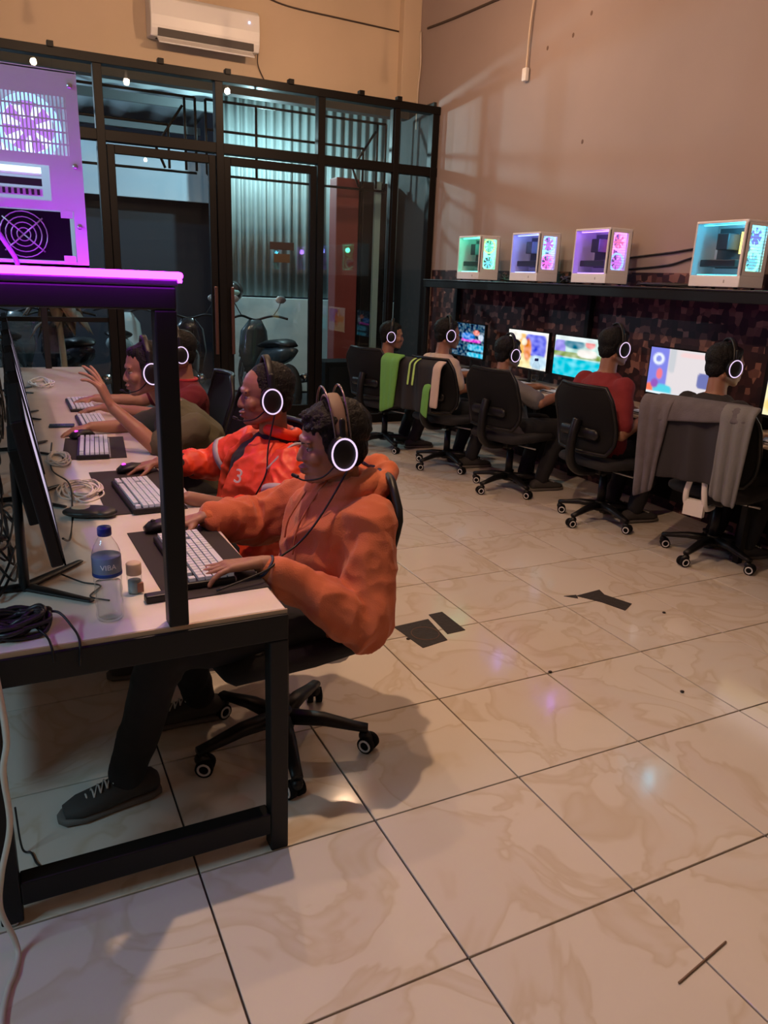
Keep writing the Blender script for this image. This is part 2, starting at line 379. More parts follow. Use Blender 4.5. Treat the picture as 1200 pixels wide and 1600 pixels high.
hp = thing('hanging_socket', 'white plug socket hanging on a cable down the right wall', 'socket', (XR - .03, 4.72, 3.13)); OFF = Vector((XR - .03, 4.72, 3.13))
obj('cord', G().tube(catmull([(XR - .03, 4.70, 4.5), (XR - .025, 4.69, 3.9), (XR - .03, 4.72, 3.5), (XR - .03, 4.725, 3.2)]), .008, 6), CREAMC, hp)
obj('socket_body', G().box((XR - .035, 4.725, 3.15), (.04, .055, .10)), WHITEP, hp, bevel=.01, seg=3)
OFF = Vector((0, 0, 0))
nh = 0
for (y, z) in ((4.19, 3.32), (4.0, 3.42), (3.7, 3.45), (3.25, 3.5), (4.5, 3.3), (3.95, 2.55)):
    t = obj('wall_mark', G().ell((XR + .002, y, z), (.006, .016, .018), n=8), mat('nail_hole', (.16, .10, .08), .8)); t['group'] = 'old nail holes in the right wall'
    tag(t, 'small dark nail hole high in the beige right wall', 'hole')
# ceiling bulbs
for i, (x, y, z, e) in enumerate(LAMPS):
    names = ['far right lamp above the aisle', 'middle lamp before the shopfront', 'left far lamp over the left desk end', 'near lamp above the front desk', 'second lamp above the left row', 'lamp behind the photographer']
    L = thing('ceiling_lamp', 'bare warm bulb on a cord, ' + names[i], 'lamp', (x, y, ZC)); OFF = Vector((x, y, ZC))
    obj('cord', G().cyl((x, y, ZC), (x, y, z + .11), .005, n=6), BLKP, L)
    obj('lamp_socket', G().cyl((x, y, z + .11), (x, y, z + .030), .014, .018), WHITEP, L)
    b = obj('bulb', G().ell((x, y, z), (.03, .03, .034), n=10), emitmat('bulb_glow_%d' % e, WARM, e * 28.0), L)
    OFF = Vector((0, 0, 0))

# ================================================================ OUTSIDE
tag(obj('ground', G().bb(-8, 9, YG + .06, 16, -.14, -.02), mat('dark_asphalt', (.05, .05, .055), .85, bump=(20, .4))), kind='structure', label='dark ground of the parking strip outside')
OUTM = mat('galvanised_sheet', (.27, .33, .33), .55, .1, vary=(1.3, .22))
cw = thing('corrugated_fence', 'tall corrugated metal sheet fence above a low concrete wall outside', 'fence', (4.2, 9.0, 1.2)); OFF = Vector((4.2, 9.0, 1.2))
# the fence runs away from the shop front to the right rear and each sheet is its own panel
P0 = Vector((2.20, 8.9)); P1 = Vector((4.6, 8.2))
nS = 8
for k in range(nS):
    a = P0.lerp(P1, k / nS); b = P0.lerp(P1, (k + 1) / nS); d = (b - a); nrm = Vector((-d.y, d.x)).normalized()
    def fn(u, v, a=a, d=d, nrm=nrm, k=k):
        q = a + d * (u * 1.03); q = q + nrm * (.022 * math.sin(u * 2 * PI * 3) + .006 * (k % 2))
        return (q.x, q.y, 1.22 + v * 2.6)
    obj('sheet', G().sheet(fn, 24, 1, .004), OUTM, cw)
d = P1 - P0
obj('low_wall', G().box(((P0.x + P1.x) / 2, (P0.y + P1.y) / 2 - .02, .6), (d.length, .14, 1.2), Matrix.Rotation(math.atan2(d.y, d.x), 3, 'Z')), mat('painted_concrete', (.40, .46, .46), .8, vary=(2.5, .18), bump=(14, .3)), cw, bevel=.01)
OFF = Vector((0, 0, 0))
# red brown pillar and dark cabinet
tag(obj('pillar', G().bb(3.06, 3.33, 7.05, 7.25, 0, 2.52), mat('maroon_paint', (.20, .045, .045), .5, vary=(1.2, .15)), bevel=.01), 'maroon painted pillar outside behind the right glass pane', 'pillar')
cb = thing('cabinet', 'tall black cabinet standing outside next to the maroon pillar', 'cabinet', (3.55, 7.2, 0)); OFF = Vector((3.55, 7.2, 0))
obj('body', G().bb(3.34, 3.66, 7.02, 7.4, 0, 2.5), BLKM, cb, bevel=.008)
obj('door', G().bb(3.36, 3.64, 7.0, 7.02, .1, 2.42), BLKP, cb, bevel=.004)
OFF = Vector((0, 0, 0))
ct = thing('speaker_cabinet', 'low black box standing behind the right glass pane near the corner', 'box', (3.0, 6.6, 0)); OFF = Vector((3.0, 6.6, 0))
obj('body', G().bb(2.72, 3.22, 6.45, 6.8, 0, .62), BLKM, ct, bevel=.01); obj('front_grille', G().bb(2.76, 3.18, 6.435, 6.45, .05, .57), BLKP, ct)
OFF = Vector((0, 0, 0))
tag(obj('signboard', G().bb(-1.6, 2.42, 9.6, 9.64, 2.36, 2.98), mat('pale_blue_banner', (.42, .52, .62), .7, vary=(.8, .08)), bevel=.01), 'pale blue banner board hanging across the porch outside', 'banner')
tag(obj('shutter', G().bb(-3.5, 3.6, 10.0, 10.06, 0, 2.5), mat('dark_shutter', (.018, .021, .034), .7)), 'dark closed shutter across the street behind the motorcycles', 'shutter')
# porch roof
pr_ = thing('porch_roof', 'grey sheet roof over the porch seen through the transom glass', 'roof', (1.0, 9.0, 3.4)); OFF = Vector((1.0, 9.0, 3.4))
def roof(u, v):
    return (-2.5 + 4.7 * u, YB + .3 + 3.2 * v, 3.62 - .35 * v + .02 * math.sin(u * 60))
obj('roof_sheet', G().sheet(roof, 90, 1, .005), mat('pale_roof_sheet', (.50, .58, .62), .6, vary=(1.5, .1)), pr_)
for y, z in ((7.6, 3.38), (8.6, 3.27), (9.6, 3.16)):
    obj('rafter', G().bb(-2.5, 2.2, y - .03, y + .03, z, z + .09), mat('grey_beam', (.12, .14, .15), .6), pr_)
OFF = Vector((0, 0, 0))
# security grille of the facade behind the transom lights
YQ = YB + .12
for gi, (a, b, lab) in enumerate(((-.4, 1.52, 'black iron grille with angled ends behind the left transom panes'), (1.62, 3.55, 'black iron grille with angled ends behind the right transom panes'))):
    gr = thing('security_grille', lab, 'grille', ((a + b) / 2, YQ, 2.6)); OFF = Vector(((a + b) / 2, YQ, 2.6))
    def bar(p, q): obj('grille_bar', G().cyl((p[0], YQ, p[1]), (q[0], YQ, q[1]), .013, n=6), BLK, gr)
    bar((a, 2.60), (b - .38, 2.60)); bar((a, 2.80), (b - .26, 2.80)); bar((a, 3.06), (b, 3.06)); bar((a, 2.40), (b, 2.40))
    bar((b - .38, 2.60), (b - .30, 2.42)); bar((b - .38, 2.60), (b - .12, 2.98)); bar((b - .26, 2.80), (b - .26, 2.42)); bar((b - .10, 3.06), (b - .10, 2.42)); bar((b, 3.06), (b, 2.42))
    bar((a + .5, 3.06), (a + .5, 2.4)); bar((a, 3.06), (a, 2.4))
    OFF = Vector((0, 0, 0))
# ---- motorcycles
def motorcycle(loc, rz, body, lab):
    t = thing('motorcycle', lab, 'motorcycle', loc, rz, 'motorcycles parked outside the glass'); M_ = mat('bike_' + body, dict(teal=(.045, .065, .08), dark=(.012, .012, .02), white=(.4, .48, .5))[body], .25, coat=.5)
    for x in (-.62, .62):
        wh = obj('wheel', G().ring((x, 0, .28), (0, 1, 0), .235, .05, 30, 8), mat('tyre', (.02, .02, .02), .8), t)
        g = G().cyl((x, -.05, .28), (x, .05, .28), .05)
        for k in range(6):
            an = k * PI / 3; g.cyl((x, 0, .28), (x + .2 * math.cos(an), 0, .28 + .2 * math.sin(an)), .014, n=6)
        obj('rim', g.ring((x, 0, .28), (0, 1, 0), .19, .016, 24, 6), SILV, wh)
    g = G().loft([((-.75, 0, .72), (0, .05, 0), (0, 0, .03)), ((-.5, 0, .66), (0, .13, 0), (0, 0, .10)), ((-.1, 0, .58), (0, .14, 0), (0, 0, .13)), ((.15, 0, .42), (0, .12, 0), (0, 0, .10)), ((.3, 0, .36), (0, .10, 0), (0, 0, .06))], 14)
    obj('rear_fairing', g, M_, t)
    obj('front_shield', G().loft([((.33, 0, .35), (0, .14, 0), (.05, 0, 0)), ((.42, 0, .6), (0, .2, 0), (.07, 0, 0)), ((.42, 0, .85), (0, .17, 0), (.08, 0, 0)), ((.38, 0, .98), (0, .08, 0), (.05, 0, 0))], 14), M_, t)
    obj('front_fender', G().loft([((.85, 0, .5), (0, .04, 0), (0, 0, .01)), ((.72, 0, .58), (0, .07, 0), (0, 0, .03)), ((.55, 0, .58), (0, .07, 0), (0, 0, .03)), ((.42, 0, .5), (0, .04, 0), (0, 0, .01))], 10), M_, t)
    obj('seat', G().loft([((-.7, 0, .77), (0, .07, 0), (0, 0, .02)), ((-.5, 0, .78), (0, .14, 0), (0, 0, .05)), ((-.15, 0, .74), (0, .14, 0), (0, 0, .05)), ((.12, 0, .7), (0, .08, 0), (0, 0, .03))], 14), BLKP, t)
    obj('fork', G().cyl((.62, -.09, .28), (.42, -.07, .85), .02).cyl((.62, .09, .28), (.42, .07, .85), .02), SILV, t)
    obj('handlebar', G().tube(catmull([(.22, -.36, 1.0), (.3, -.2, 1.03), (.38, 0, .98), (.3, .2, 1.03), (.22, .36, 1.0)]), .014, 8), BLKP, t)
    obj('headlight', G().ell((.47, 0, .9), (.06, .09, .06)), mat('headlight_lens', (.75, .9, .92), .15), t)
    for s in (-1, 1):
        m_ = obj('mirror', G().ell((.3, s * .3, 1.22), (.015, .07, .045)), SILV, t); obj('mirror_stalk', G().tube(catmull([(.3, s * .2, 1.03), (.28, s * .26, 1.12), (.3, s * .3, 1.2)]), .006, 6), BLKP, m_)
    obj('engine', G().ell((-.1, 0, .34), (.2, .12, .12)), mat('engine_grey', (.1, .1, .1), .5, .6), t)
    obj('exhaust', G().cyl((-.1, -.15, .28), (-.72, -.17, .42), .035, .05), CHROME, t)
    return t
motorcycle((1.55, 7.75, -.02), math.radians(75), 'dark', 'dark motorcycle outside behind the door handles, nearest to the glass')
motorcycle((2.45, 7.6, -.02), math.radians(95), 'teal', 'grey teal motorcycle with seat up against the fence, seen through the right door')
motorcycle((1.0, 8.9, -.02), math.radians(75), 'white', 'pale scooter outside seen through the left glass door')
motorcycle((.30, 7.75, -.02), math.radians(100), 'dark', 'dark motorcycle outside beyond the left desk end, mostly in shadow')
motorcycle((-.25, 8.6, -.02), math.radians(80), 'teal', 'grey motorcycle outside at the far left behind the monitors')
hm = thing('helmet', 'black helmet hanging on the motorcycle mirror seen through the right door', 'helmet', (2.18, 8.15, 1.25)); OFF = Vector((2.05, 7.75, 1.25))
obj('shell', G().ell((2.05, 7.75, 1.28), (.14, .14, .13)), mat('helmet_black', (.02, .02, .02), .2, coat=.6), hm); obj('visor', G().ell((2.03, 7.65, 1.27), (.10, .05, .05)), mat('visor_teal', (.3, .5, .5), .1), hm)
OFF = Vector((0, 0, 0))
# small leafy plant in front of the glass outside (left)
pl = thing('potted_plant', 'small tree with drooping brown leaves outside behind the left desk end', 'plant', (.18, 7.0, 0)); OFF = Vector((.18, 7.0, 0))
obj('trunk', G().tube([(.18, 7.0, 0), (.19, 7.0, .5), (.17, 7.0, 1.0), (.20, 7.0, 1.35)], [.035, .03, .028, .02], 8), mat('bark', (.30, .24, .17), .8), pl)
obj('pot', G().cyl((.18, 7.0, -.02), (.18, 7.0, .28), .13, .17, 20), mat('clay_pot', (.2, .09, .06), .7), pl)
LF = mat('dry_leaf', (.13, .09, .06), .6)
for k in range(46):
    an = random.uniform(0, 2 * PI); ln = random.uniform(.16, .34); z0 = random.uniform(1.0, 1.42); R_ = Matrix.Rotation(an, 3, 'Z')
    def lf(u, v, ln=ln, R_=R_, z0=z0):
        q = R_ @ Vector((.03 + ln * u, (v - .5) * .07 * math.sin(PI * min(1, u * .95 + .04)) * 2, 0)); return (.18 + q.x, 7.0 + q.y, z0 + .12 * u - .32 * u * u)
    obj('leaf', G().sheet(lf, 4, 1, .002), LF, pl)
OFF = Vector((0, 0, 0))
# ================================================================ DESKS
DZ = .70
dk = thing('computer_desk', 'long left computer desk with white top, black steel frame and magenta lit shelf', 'desk', (-.1, .5, 0)); OFF = Vector((-.1, .5, 0))
DY0, DY1, DX0, DX1 = .50, 5.60, -.80, .235
obj('desktop', G().bb(DX0, DX1, DY0 + .012, DY1, DZ - .012, DZ), DESKW, dk, bevel=.003)
obj('edge_band', G().bb(DX0, DX1 + .003, DY0 + .006, DY0 + .0118, DZ - .012, DZ - .001), mat('tan_edge', (.42, .30, .19), .6), dk)
T_ = .048
def bx(n, *a, par=None, m=BLK, b=.004): return obj(n, G().bb(*a), m, par or dk, bevel=b)
bx('beam', DX0, DX1 + .005, DY0, DY0 + T_, DZ - .080, DZ - .0125)
bx('leg', DX1 - T_ + .005, DX1 + .005, DY0, DY0 + T_, 0.0, DZ - .080)
bx('leg', -.455, -.455 + T_, DY0, DY0 + T_, 0.012, DZ - .080)
bx('rail', -.455 + T_, DX1 - T_ + .005, DY0 + .001, DY0 + T_, .055, .118)
for y in (2.2, 3.9, 5.5):
    bx('leg', DX1 - T_, DX1, y, y + T_, 0, DZ - .07); bx('leg', -.46, -.46 + T_, y, y + T_, 0, DZ - .07); bx('cross_beam', -.46, DX1 - T_, y, y + T_, DZ - .07, DZ - .0125)
bx('side_beam', DX1 - .04, DX1 - .002, DY0 + T_, DY1, DZ - .062, DZ - .0125)
for x in (-.43, .215): obj('adjusting_foot', G().cyl((x, .52, 0), (x, .52, .012), .016, n=14), CHROME, dk)
bx('modesty_panel', -.60, -.585, .9, 5.4, .25, .66, m=BLKM)
# upper frame
SZ = 1.445
bx('post', -.045, 0.0, DY0, DY0 + .045, DZ, SZ - .045); bx('post', -.045, 0.0, 5.5, 5.545, DZ, SZ - .045)

bx('shelf_beam', -.80, 0.0, DY0, DY0 + .045, SZ - .045, SZ); bx('shelf_beam', -.04, 0.0, DY0 + .045, 5.55, SZ - .045, SZ)
bx('shelf_board', -.80, .004, DY0 - .002, 5.56, SZ + .0005, SZ + .016, m=mat('black_board', (.014, .012, .016), .3))
obj('led_strip', G().limb((-.80, DY0 - .014, SZ + .022), (.004, DY0 - .014, SZ + .022), .0075, .0075, 10), LED, dk, bevel=.002)
obj('led_strip', G().bb(.004, .012, DY0 - .004, 5.5, SZ + .008, SZ + .016), LED, dk, bevel=.002)

OFF = Vector((0, 0, 0))

rd = thing('computer_desk', 'long right computer desk along the papered wall with a black shelf above', 'desk', (3.5, 3.0, 0)); OFF = Vector((3.5, 3.0, 0))
RX0, RX1, RY0, RY1 = 3.33, 3.795, -.6, 5.60
obj('desktop', G().bb(RX0, RX1, RY0, RY1, DZ - .02, DZ), DESKW, rd, bevel=.003)
bx('beam', RX0, RX0 + .04, RY0, RY1, DZ - .07, DZ - .0205, par=rd)
for y in (-.5, 1.63, 3.6, 5.56):
    bx('leg', RX0, RX0 + .04, y - .02, y + .02, 0, DZ - .07, par=rd)
for y in (-.5, 1.95, 3.6, 5.56): bx('rear_post', 3.74, 3.785, y - .022, y + .022, 0, 1.43, par=rd)
bx('front_post', 3.40, 3.44, 5.56, 5.60, DZ, 1.43, par=rd)
bx('shelf_beam', 3.39, 3.43, RY0, 5.60, 1.43, 1.49, par=rd); bx('shelf_beam', 3.75, 3.79, RY0, 5.60, 1.43, 1.49, par=rd)
bx('shelf_board', 3.385, 3.795, RY0, 5.605, 1.49, 1.503, par=rd, m=MATS['black_board'])
obj('led_strip', G().bb(3.52, 3.53, .0, 5.5, 1.478, 1.488), emitmat('violet_led', (.75, .10, .55), 1.2), rd)
bx('modesty_panel', 3.70, 3.715, -.4, 5.5, .1, .66, par=rd, m=BLKM)
OFF = Vector((0, 0, 0))

# ================================================================ COMPUTER CASES
def fan(g_c, R, axis, hue, par, name='fan', colorful=True):
    f = obj(name, G().ring(g_c, axis, R, R * .13, 24, 6), emitmat('fan_ring_%d' % round(hue * 100), colorsys.hsv_to_rgb(hue % 1, .75, 1), 2.2), par)
    d, u, w_ = frame_of(axis); g = G(); c = Vector(g_c)
    g.cyl(c - d * .008, c + d * .008, R * .28, n=14)
    for k in range(7):
        a = k * 2 * PI / 7; r0 = u * math.cos(a) + w_ * math.sin(a); r1 = u * math.cos(a + .5) + w_ * math.sin(a + .5)
        p = [c + r0 * R * .25, c + r0 * R * .86, c + r1 * R * .88 + d * .006, c + r1 * R * .3 + d * .006]
        g.add([q + d * .001 for q in p] + [q - d * .001 for q in p], [(0, 1, 2, 3), (7, 6, 5, 4), (0, 4, 5, 1), (1, 5, 6, 2), (2, 6, 7, 3), (3, 7, 4, 0)])
    obj('blades', g, emitmat('fan_blade_%d' % round(((hue + .13) % 1) * 100), colorsys.hsv_to_rgb((hue + .13) % 1, .8, .9), 1.3), f)
    return f
def pc_case(loc, lab, inner, hues, group=None, ramhue=.9, rear=False, rz=0):
    """case standing along local Y: glass on -X, fans on the -Y front"""
    global OFF; OFF = Vector((0, 0, 0))
    W, D, H = .20, .36, .375
    t = thing('computer_case', lab, 'computer', loc, rz, group)
    x0, x1, y0, y1 = 0, W, 0, D
    obj('bottom_shroud', G().bb(x0, x1, y0, y1, .012, .075), CASEW, t, bevel=.004)
    obj('top_panel', G().bb(x0, x1, y0, y1, H - .014, H), CASEW, t, bevel=.003)
    obj('far_side_panel', G().bb(x1 - .004, x1, y0, y1, .075, H - .014), CASEW, t)
    obj('corner_pillar', G().bb(x0, x0 + .012, y0, y0 + .022, .075, H - .014), CASEW, t, bevel=.002)
    obj('corner_pillar', G().bb(x0, x0 + .012, y1 - .010, y1, .075, H - .014), CASEW, t, bevel=.002)
    obj('glass_panel', G().bb(x0 + .001, x0 + .004, y0 + .022, y1 - .010, .075, H - .014), CGLASS, t)
    obj('motherboard', G().bb(x1 - .03, x1 - .022, y0 + .11, y1 - .03, .12, H - .03), mat('board_grey', (.10, .11, .13), .5), t)
    obj('tray', G().bb(x1 - .022, x1 - .014, y0 + .03, y1 - .006, .075, H - .014), CASEW, t)
    obj('graphics_card', G().bb(x0 + .05, x1 - .03, y0 + .09, y1 - .02, .125, .165), mat('gpu_dark', (.04, .035, .04), .4), t, bevel=.004)
    obj('cpu_cooler', G().bb(x0 + .06, x1 - .04, y0 + .17, y0 + .25, .22, .31), mat('cooler_dark', (.05, .05, .06), .4), t, bevel=.004)
    obj('memory_stick', G().bb(x1 - .07, x1 - .034, y0 + .135, y0 + .143, .20, .32), emitmat('ram_%d' % round(ramhue * 100), colorsys.hsv_to_rgb(ramhue, .85, 1), 4), t)
    for z in (H - .020,): obj('inner_led', G().bb(x0 + .03, x0 + .04, y0 + .03, y1 - .03, z - .004, z), emitmat('case_led_' + str(inner), inner, 9), t)
    obj('inner_led', G().bb(x0 + .03, x0 + .04, y0 + .03, y1 - .03, .077, .081), MATS['case_led_' + str(inner)], t)
    pl_ = light('case_rgb_light', 'POINT', (x0 + .05, y0 + .07, .30), 2.0, inner, .03); pl_.parent = t
    # front plate with openings for the two fans
    cz = (.155, .29)
    g = G()
    for a, b, c, d_ in ((x0, x0 + .035, .075, H - .014), (x1 - .035, x1, .075, H - .014), (x0 + .035, x1 - .035, .075, .10), (x0 + .035, x1 - .035, H - .03, H - .014)):
        g.bb(a, b, y0, y0 + .006, c, d_)
    obj('front_plate', g, CASEW, t)
    gm = G()
    for k in range(15): gm.bb(x0 + .035, x1 - .035, y0 + .001, y0 + .003, .10 + k * .0164, .102 + k * .0164)
    obj('front_mesh', gm, CASEW, t)['kind'] = 'stuff'
    for z, h in zip(cz, hues): fan(((x0 + x1) / 2, y0 + .018, z), .056, (0, 1, 0), h, t)
    for sx in (x0 + .03, x1 - .03):
        for sy in (y0 + .04, y1 - .04): obj('foot', G().cyl((sx, sy, 0), (sx, sy, .013), .012, n=12), BLKP, t)
    obj('logo_badge', G().bb(x0 - .001, x0 + .001, y0 + .10, y0 + .108, .035, .052), mat('badge_grey', (.35, .32, .34), .4), t)
    if not rear: obj('back_plate', G().bb(x0, x1, y1 - .003, y1, .075, H - .014), CASEW, t)
    return t
PCS = [(4.68, 'white computer case glowing green on the right shelf, farthest left', (.10, 1, .55), (.40, .30), .45),
       (3.86, 'white computer case glowing blue on the right shelf, second from the shopfront', (.22, .28, 1), (.72, .62), .55),
       (3.09, 'white computer case glowing violet on the right shelf, above the red shirt', (.36, .16, 1), (.64, .80), .90),
       (2.00, 'white computer case glowing cyan on the right shelf, nearest to camera', (.06, .62, .85), (.42, .52), .14)]
for y, lab, inn, hu, rh in PCS: pc_case((3.42, y, 1.503), lab, inn, hu, 'computer cases on the right shelf', rh)
# near case on the left shelf, its rear towards the camera
def rear_case(loc, lab):
    global OFF; OFF = Vector((0, 0, 0)); W, D, H = .225, .38, .365; CP = CASEW
    t = thing('computer_case', lab, 'computer', loc)
    obj('side_panel', G().bb(W - .004, W, 0, D, .012, H), CP, t, bevel=.002); obj('top_panel', G().bb(0, W, 0, D, H - .006, H), CP, t, bevel=.002)
    obj('bottom_panel', G().bb(0, W, 0, D, .012, .018), CP, t); obj('front_panel', G().bb(0, W, D - .01, D, .012, H), CP, t)
    # rear frame pieces: rim, fan mesh, io shield, slots, psu bay
    g = G(); y0, y1 = 0, .003
    g.bb(0, W, y0, y1, H - .045, H); g.bb(W - .022, W, y0, y1, .012, H - .045); g.bb(0, .010, y0, y1, .012, H)
    g.bb(.010, W - .022, y0, y1, .118, .135); g.bb(.012, W - .022, y0, y1, .012, .024); g.bb(.165, W - .022, y0, y1, .135, .215); g.bb(.010, .165, y0, y1, .198, .215)
    obj('rear_frame', g, CP, t)
    gm = G(); mx0, mx1, mz0, mz1 = .070, .203, .215, H - .045
    for k in range(20): gm.bb(mx0 + k * (mx1 - mx0) / 19.5, mx0 + k * (mx1 - mx0) / 19.5 + .0028, y0, y1, mz0, mz1)
    for k in range(6): gm.bb(mx0, mx1, y0 + .0002, y1 - .0002, mz0 + k * .021, mz0 + k * .021 + .003)
    obj('fan_mesh', gm, CP, t)['kind'] = 'stuff'
    obj('io_shield', G().bb(.012, .066, .002, .006, .222, H - .05), mat('io_dark', (.05, .045, .05), .4, .3), t)
    for k, c in enumerate(((.9, .35, .05), (.9, .5, .1), (.1, .3, .9), (.12, .12, .12))):
        obj('port', G().bb(.02, .034, -.002, .003, .23 + k * .018, .241 + k * .018), mat('port_%d' % k, c, .4), t)
    fan((.136, .022, .265), .052, (0, 1, 0), .60, t)
    obj('rear_glow', G().bb(.03, .19, .20, .204, .22, .33), emitmat('case_white_led', (.5, .75, 1), 2.5), t)
    for k in range(3):
        s_ = obj('slot_cover', G().bb(.014, .150, .001, .005, .142 + k * .018, .155 + k * .018), CP if k != 1 else MATS['io_dark'], t)
    gg = G()
    for k in range(12): gg.bb(.03 + k * .010, .035 + k * .010, -.001, .001, .1435, .1535)
    obj('slot_grid', gg, MATS['io_dark'], t)['kind'] = 'stuff'
    obj('slot_light', G().bb(.018, .150, -.003, .001, .1825, .1925), emitmat('slot_white', (.65, .9, 1), 2.0), t)
    ps = obj('power_supply', G().bb(.012, W - .030, .004, .15, .026, .116), BLKM, t)
    gw = G()
    for k in range(4): gw.ring((.11, .0015, .071), (0, 1, 0), .012 + k * .010, .0012, 24, 5)
    for k in range(4):
        a = PI / 4 + k * PI / 2; gw.cyl((.11, .0015, .071), (.11 + .05 * math.cos(a), .0015, .071 + .044 * math.sin(a)), .0016, n=5)
    obj('fan_guard', gw, SILV, ps)
    g = G()
    for sx, sz in ((.016, .028), (.190, .028), (.016, .112), (.190, .112)): g.box((sx, .001, sz), (.022, .004, .014)); 
    obj('bracket', g, CP, t)
    for k, (sx, sz) in enumerate(((.212, .34), (.212, .20), (.212, .09), (.03, .348))): obj('screw', G().cyl((sx, -.003, sz), (sx, .001, sz), .005, n=10), SILV, t)
    for sx in (.03, W - .03):
        for sy in (.04, D - .04): obj('foot', G().cyl((sx, sy, 0), (sx, sy, .013), .012, n=12), BLKP, t)
    pc = obj('power_cord', G().tube(catmull([(.06, -.004, .12), (.045, -.04, .17), (.015, -.05, .20), (.05, -.05, .10), (.088, -.045, .03), (.092, -.04, .008)]), .0045, 8), mat('purple_cord', (.45, .2, .6), .4), t)
    return t
rear_case((-.376, .60, SZ + .0165), 'white computer case bathed in magenta light on the left shelf')
PURP = [rear_case((-.42, .60 + k * 1.0, SZ + .0165), l) for k, l in ((1, 'second white computer case behind the magenta lit one on the left shelf'), (2, 'third white computer case on the left shelf, hidden behind two others'))]

# ================================================================ MONITORS
def screenmesh(name, par, fn, y0, y1, z0, z1, x, nu=56, nv=32, strength=1.0):
    me = bpy.data.meshes.new(name); vs = []; fs = []
    for j in range(nv + 1):
        for i in range(nu + 1): vs.append((x, y0 + (y1 - y0) * i / nu, z0 + (z1 - z0) * j / nv))
    for j in range(nv):
        for i in range(nu): a = j * (nu + 1) + i; fs.append((a, a + nu + 1, a + nu + 2, a + 1))
    me.from_pydata(vs, [], fs); at = me.attributes.new('Col', 'FLOAT_COLOR', 'POINT'); cols = []
    for j in range(nv + 1):
        for i in range(nu + 1): cols += [*fn(i / nu, j / nv), 1.0]
    at.data.foreach_set('color', cols); me.materials.append(emitmat('lit_screen', (1, 1, 1), 1.05, True)); return link(name, me, par)
def blend(c, pats, u, v):
    for (cu, cv, ru, rv, col, p) in pats:
        d = abs((u - cu) / ru) ** p + abs((v - cv) / rv) ** p; a = 1 / (1 + math.exp(min(60, (d - 1) * 9))); c = [c[k] * (1 - a) + col[k] * a for k in range(3)]
    return c
def nz(u, v, s, seed): return noise.noise(Vector((u * s + seed, v * s, seed)))
def scr_a(u, v):   # orange portrait left, blue right    (u: left->right, v: up)
    c = blend((.9, .85, .75), [(.28, .62, .22, .42, (1, .55, .16), 2), (.16, .85, .18, .2, (.95, .9, .8), 2), (.70, .62, .26, .34, (.18, .2, .85), 4), (.35, .18, .33, .2, (1, .85, .45), 4), (.52, .5, .09, .3, (.85, .3, .12), 2), (.42, .70, .07, .1, (.95, .8, .6), 2), (.8, .2, .2, .18, (.55, .75, .9), 3), (.5, .97, .5, .04, (1, 1, .95), 4)], u, v)
    n = nz(u, v, 9, 3) * .25; return [max(0, k + n) for k in c]
def scr_b(u, v):
    c = blend((.55, .8, .75), [(.5, .2, .6, .25, (.03, .62, .78), 6), (.12, .68, .12, .22, (.35, .3, .85), 4), (.5, .55, .6, .07, (.35, .45, .2), 4), (.42, .82, .22, .12, (.08, .25, .35), 2), (.75, .85, .1, .1, (.9, .3, .3), 2), (.4, .95, .5, .06, (.85, .95, .95), 4), (.7, .62, .2, .1, (.95, .9, .85), 3)], u, v)
    n = nz(u, v, 8, 11) * .25; return [max(0, k + n) for k in c]
def scr_c(u, v):
    c = blend((.78, .72, .74), [(.14, .5, .16, .62, (.22, .24, .80), 6), (.14, .76, .09, .13, (.85, .9, 1), 2), (.14, .76, .045, .07, (.25, .3, .8), 2), (.18, .44, .05, .12, (.9, .2, .25), 2), (.05, .1, .08, .12, (.95, .2, .1), 2), (.25, .1, .15, .12, (.1, .65, .8), 3), (.12, .22, .06, .1, (.3, .1, .5), 2), (.88, .42, .12, .16, (.16, .18, .45), 5), (.36, .8, .05, .3, (.6, .62, .66), 4), (.72, .9, .25, .05, (.9, .65, .65), 4), (.5, .02, .6, .04, (.8, .9, .95), 4)], u, v)
    return c
def scr_d(u, v): return blend((1, .9, .55), [(.5, .75, .6, .2, (.95, .85, .95), 4), (.3, .2, .3, .2, (1, .7, .2), 2)], u, v)
def scr_e(u, v):
    c = blend((.02, .08, .14), [(.8, .3, .3, .1, (.1, .5, .75), 4), (.75, .75, .1, .08, (.9, .3, .25), 2), (.9, .62, .08, .1, (.7, .8, .95), 2), (.6, .5, .3, .05, (.8, .1, .7), 4), (.5, .62, .2, .1, (.1, .3, .8), 3), (.8, .08, .3, .06, (.1, .6, .85), 4)], u, v)
    n = nz(u, v, 14, 5) * .3; return [max(0, k + n) for k in c]
def scr_w(u, v): return blend((.35, .3, .4), [(.5, .5, .4, .3, (.6, .5, .7), 3)], u, v)
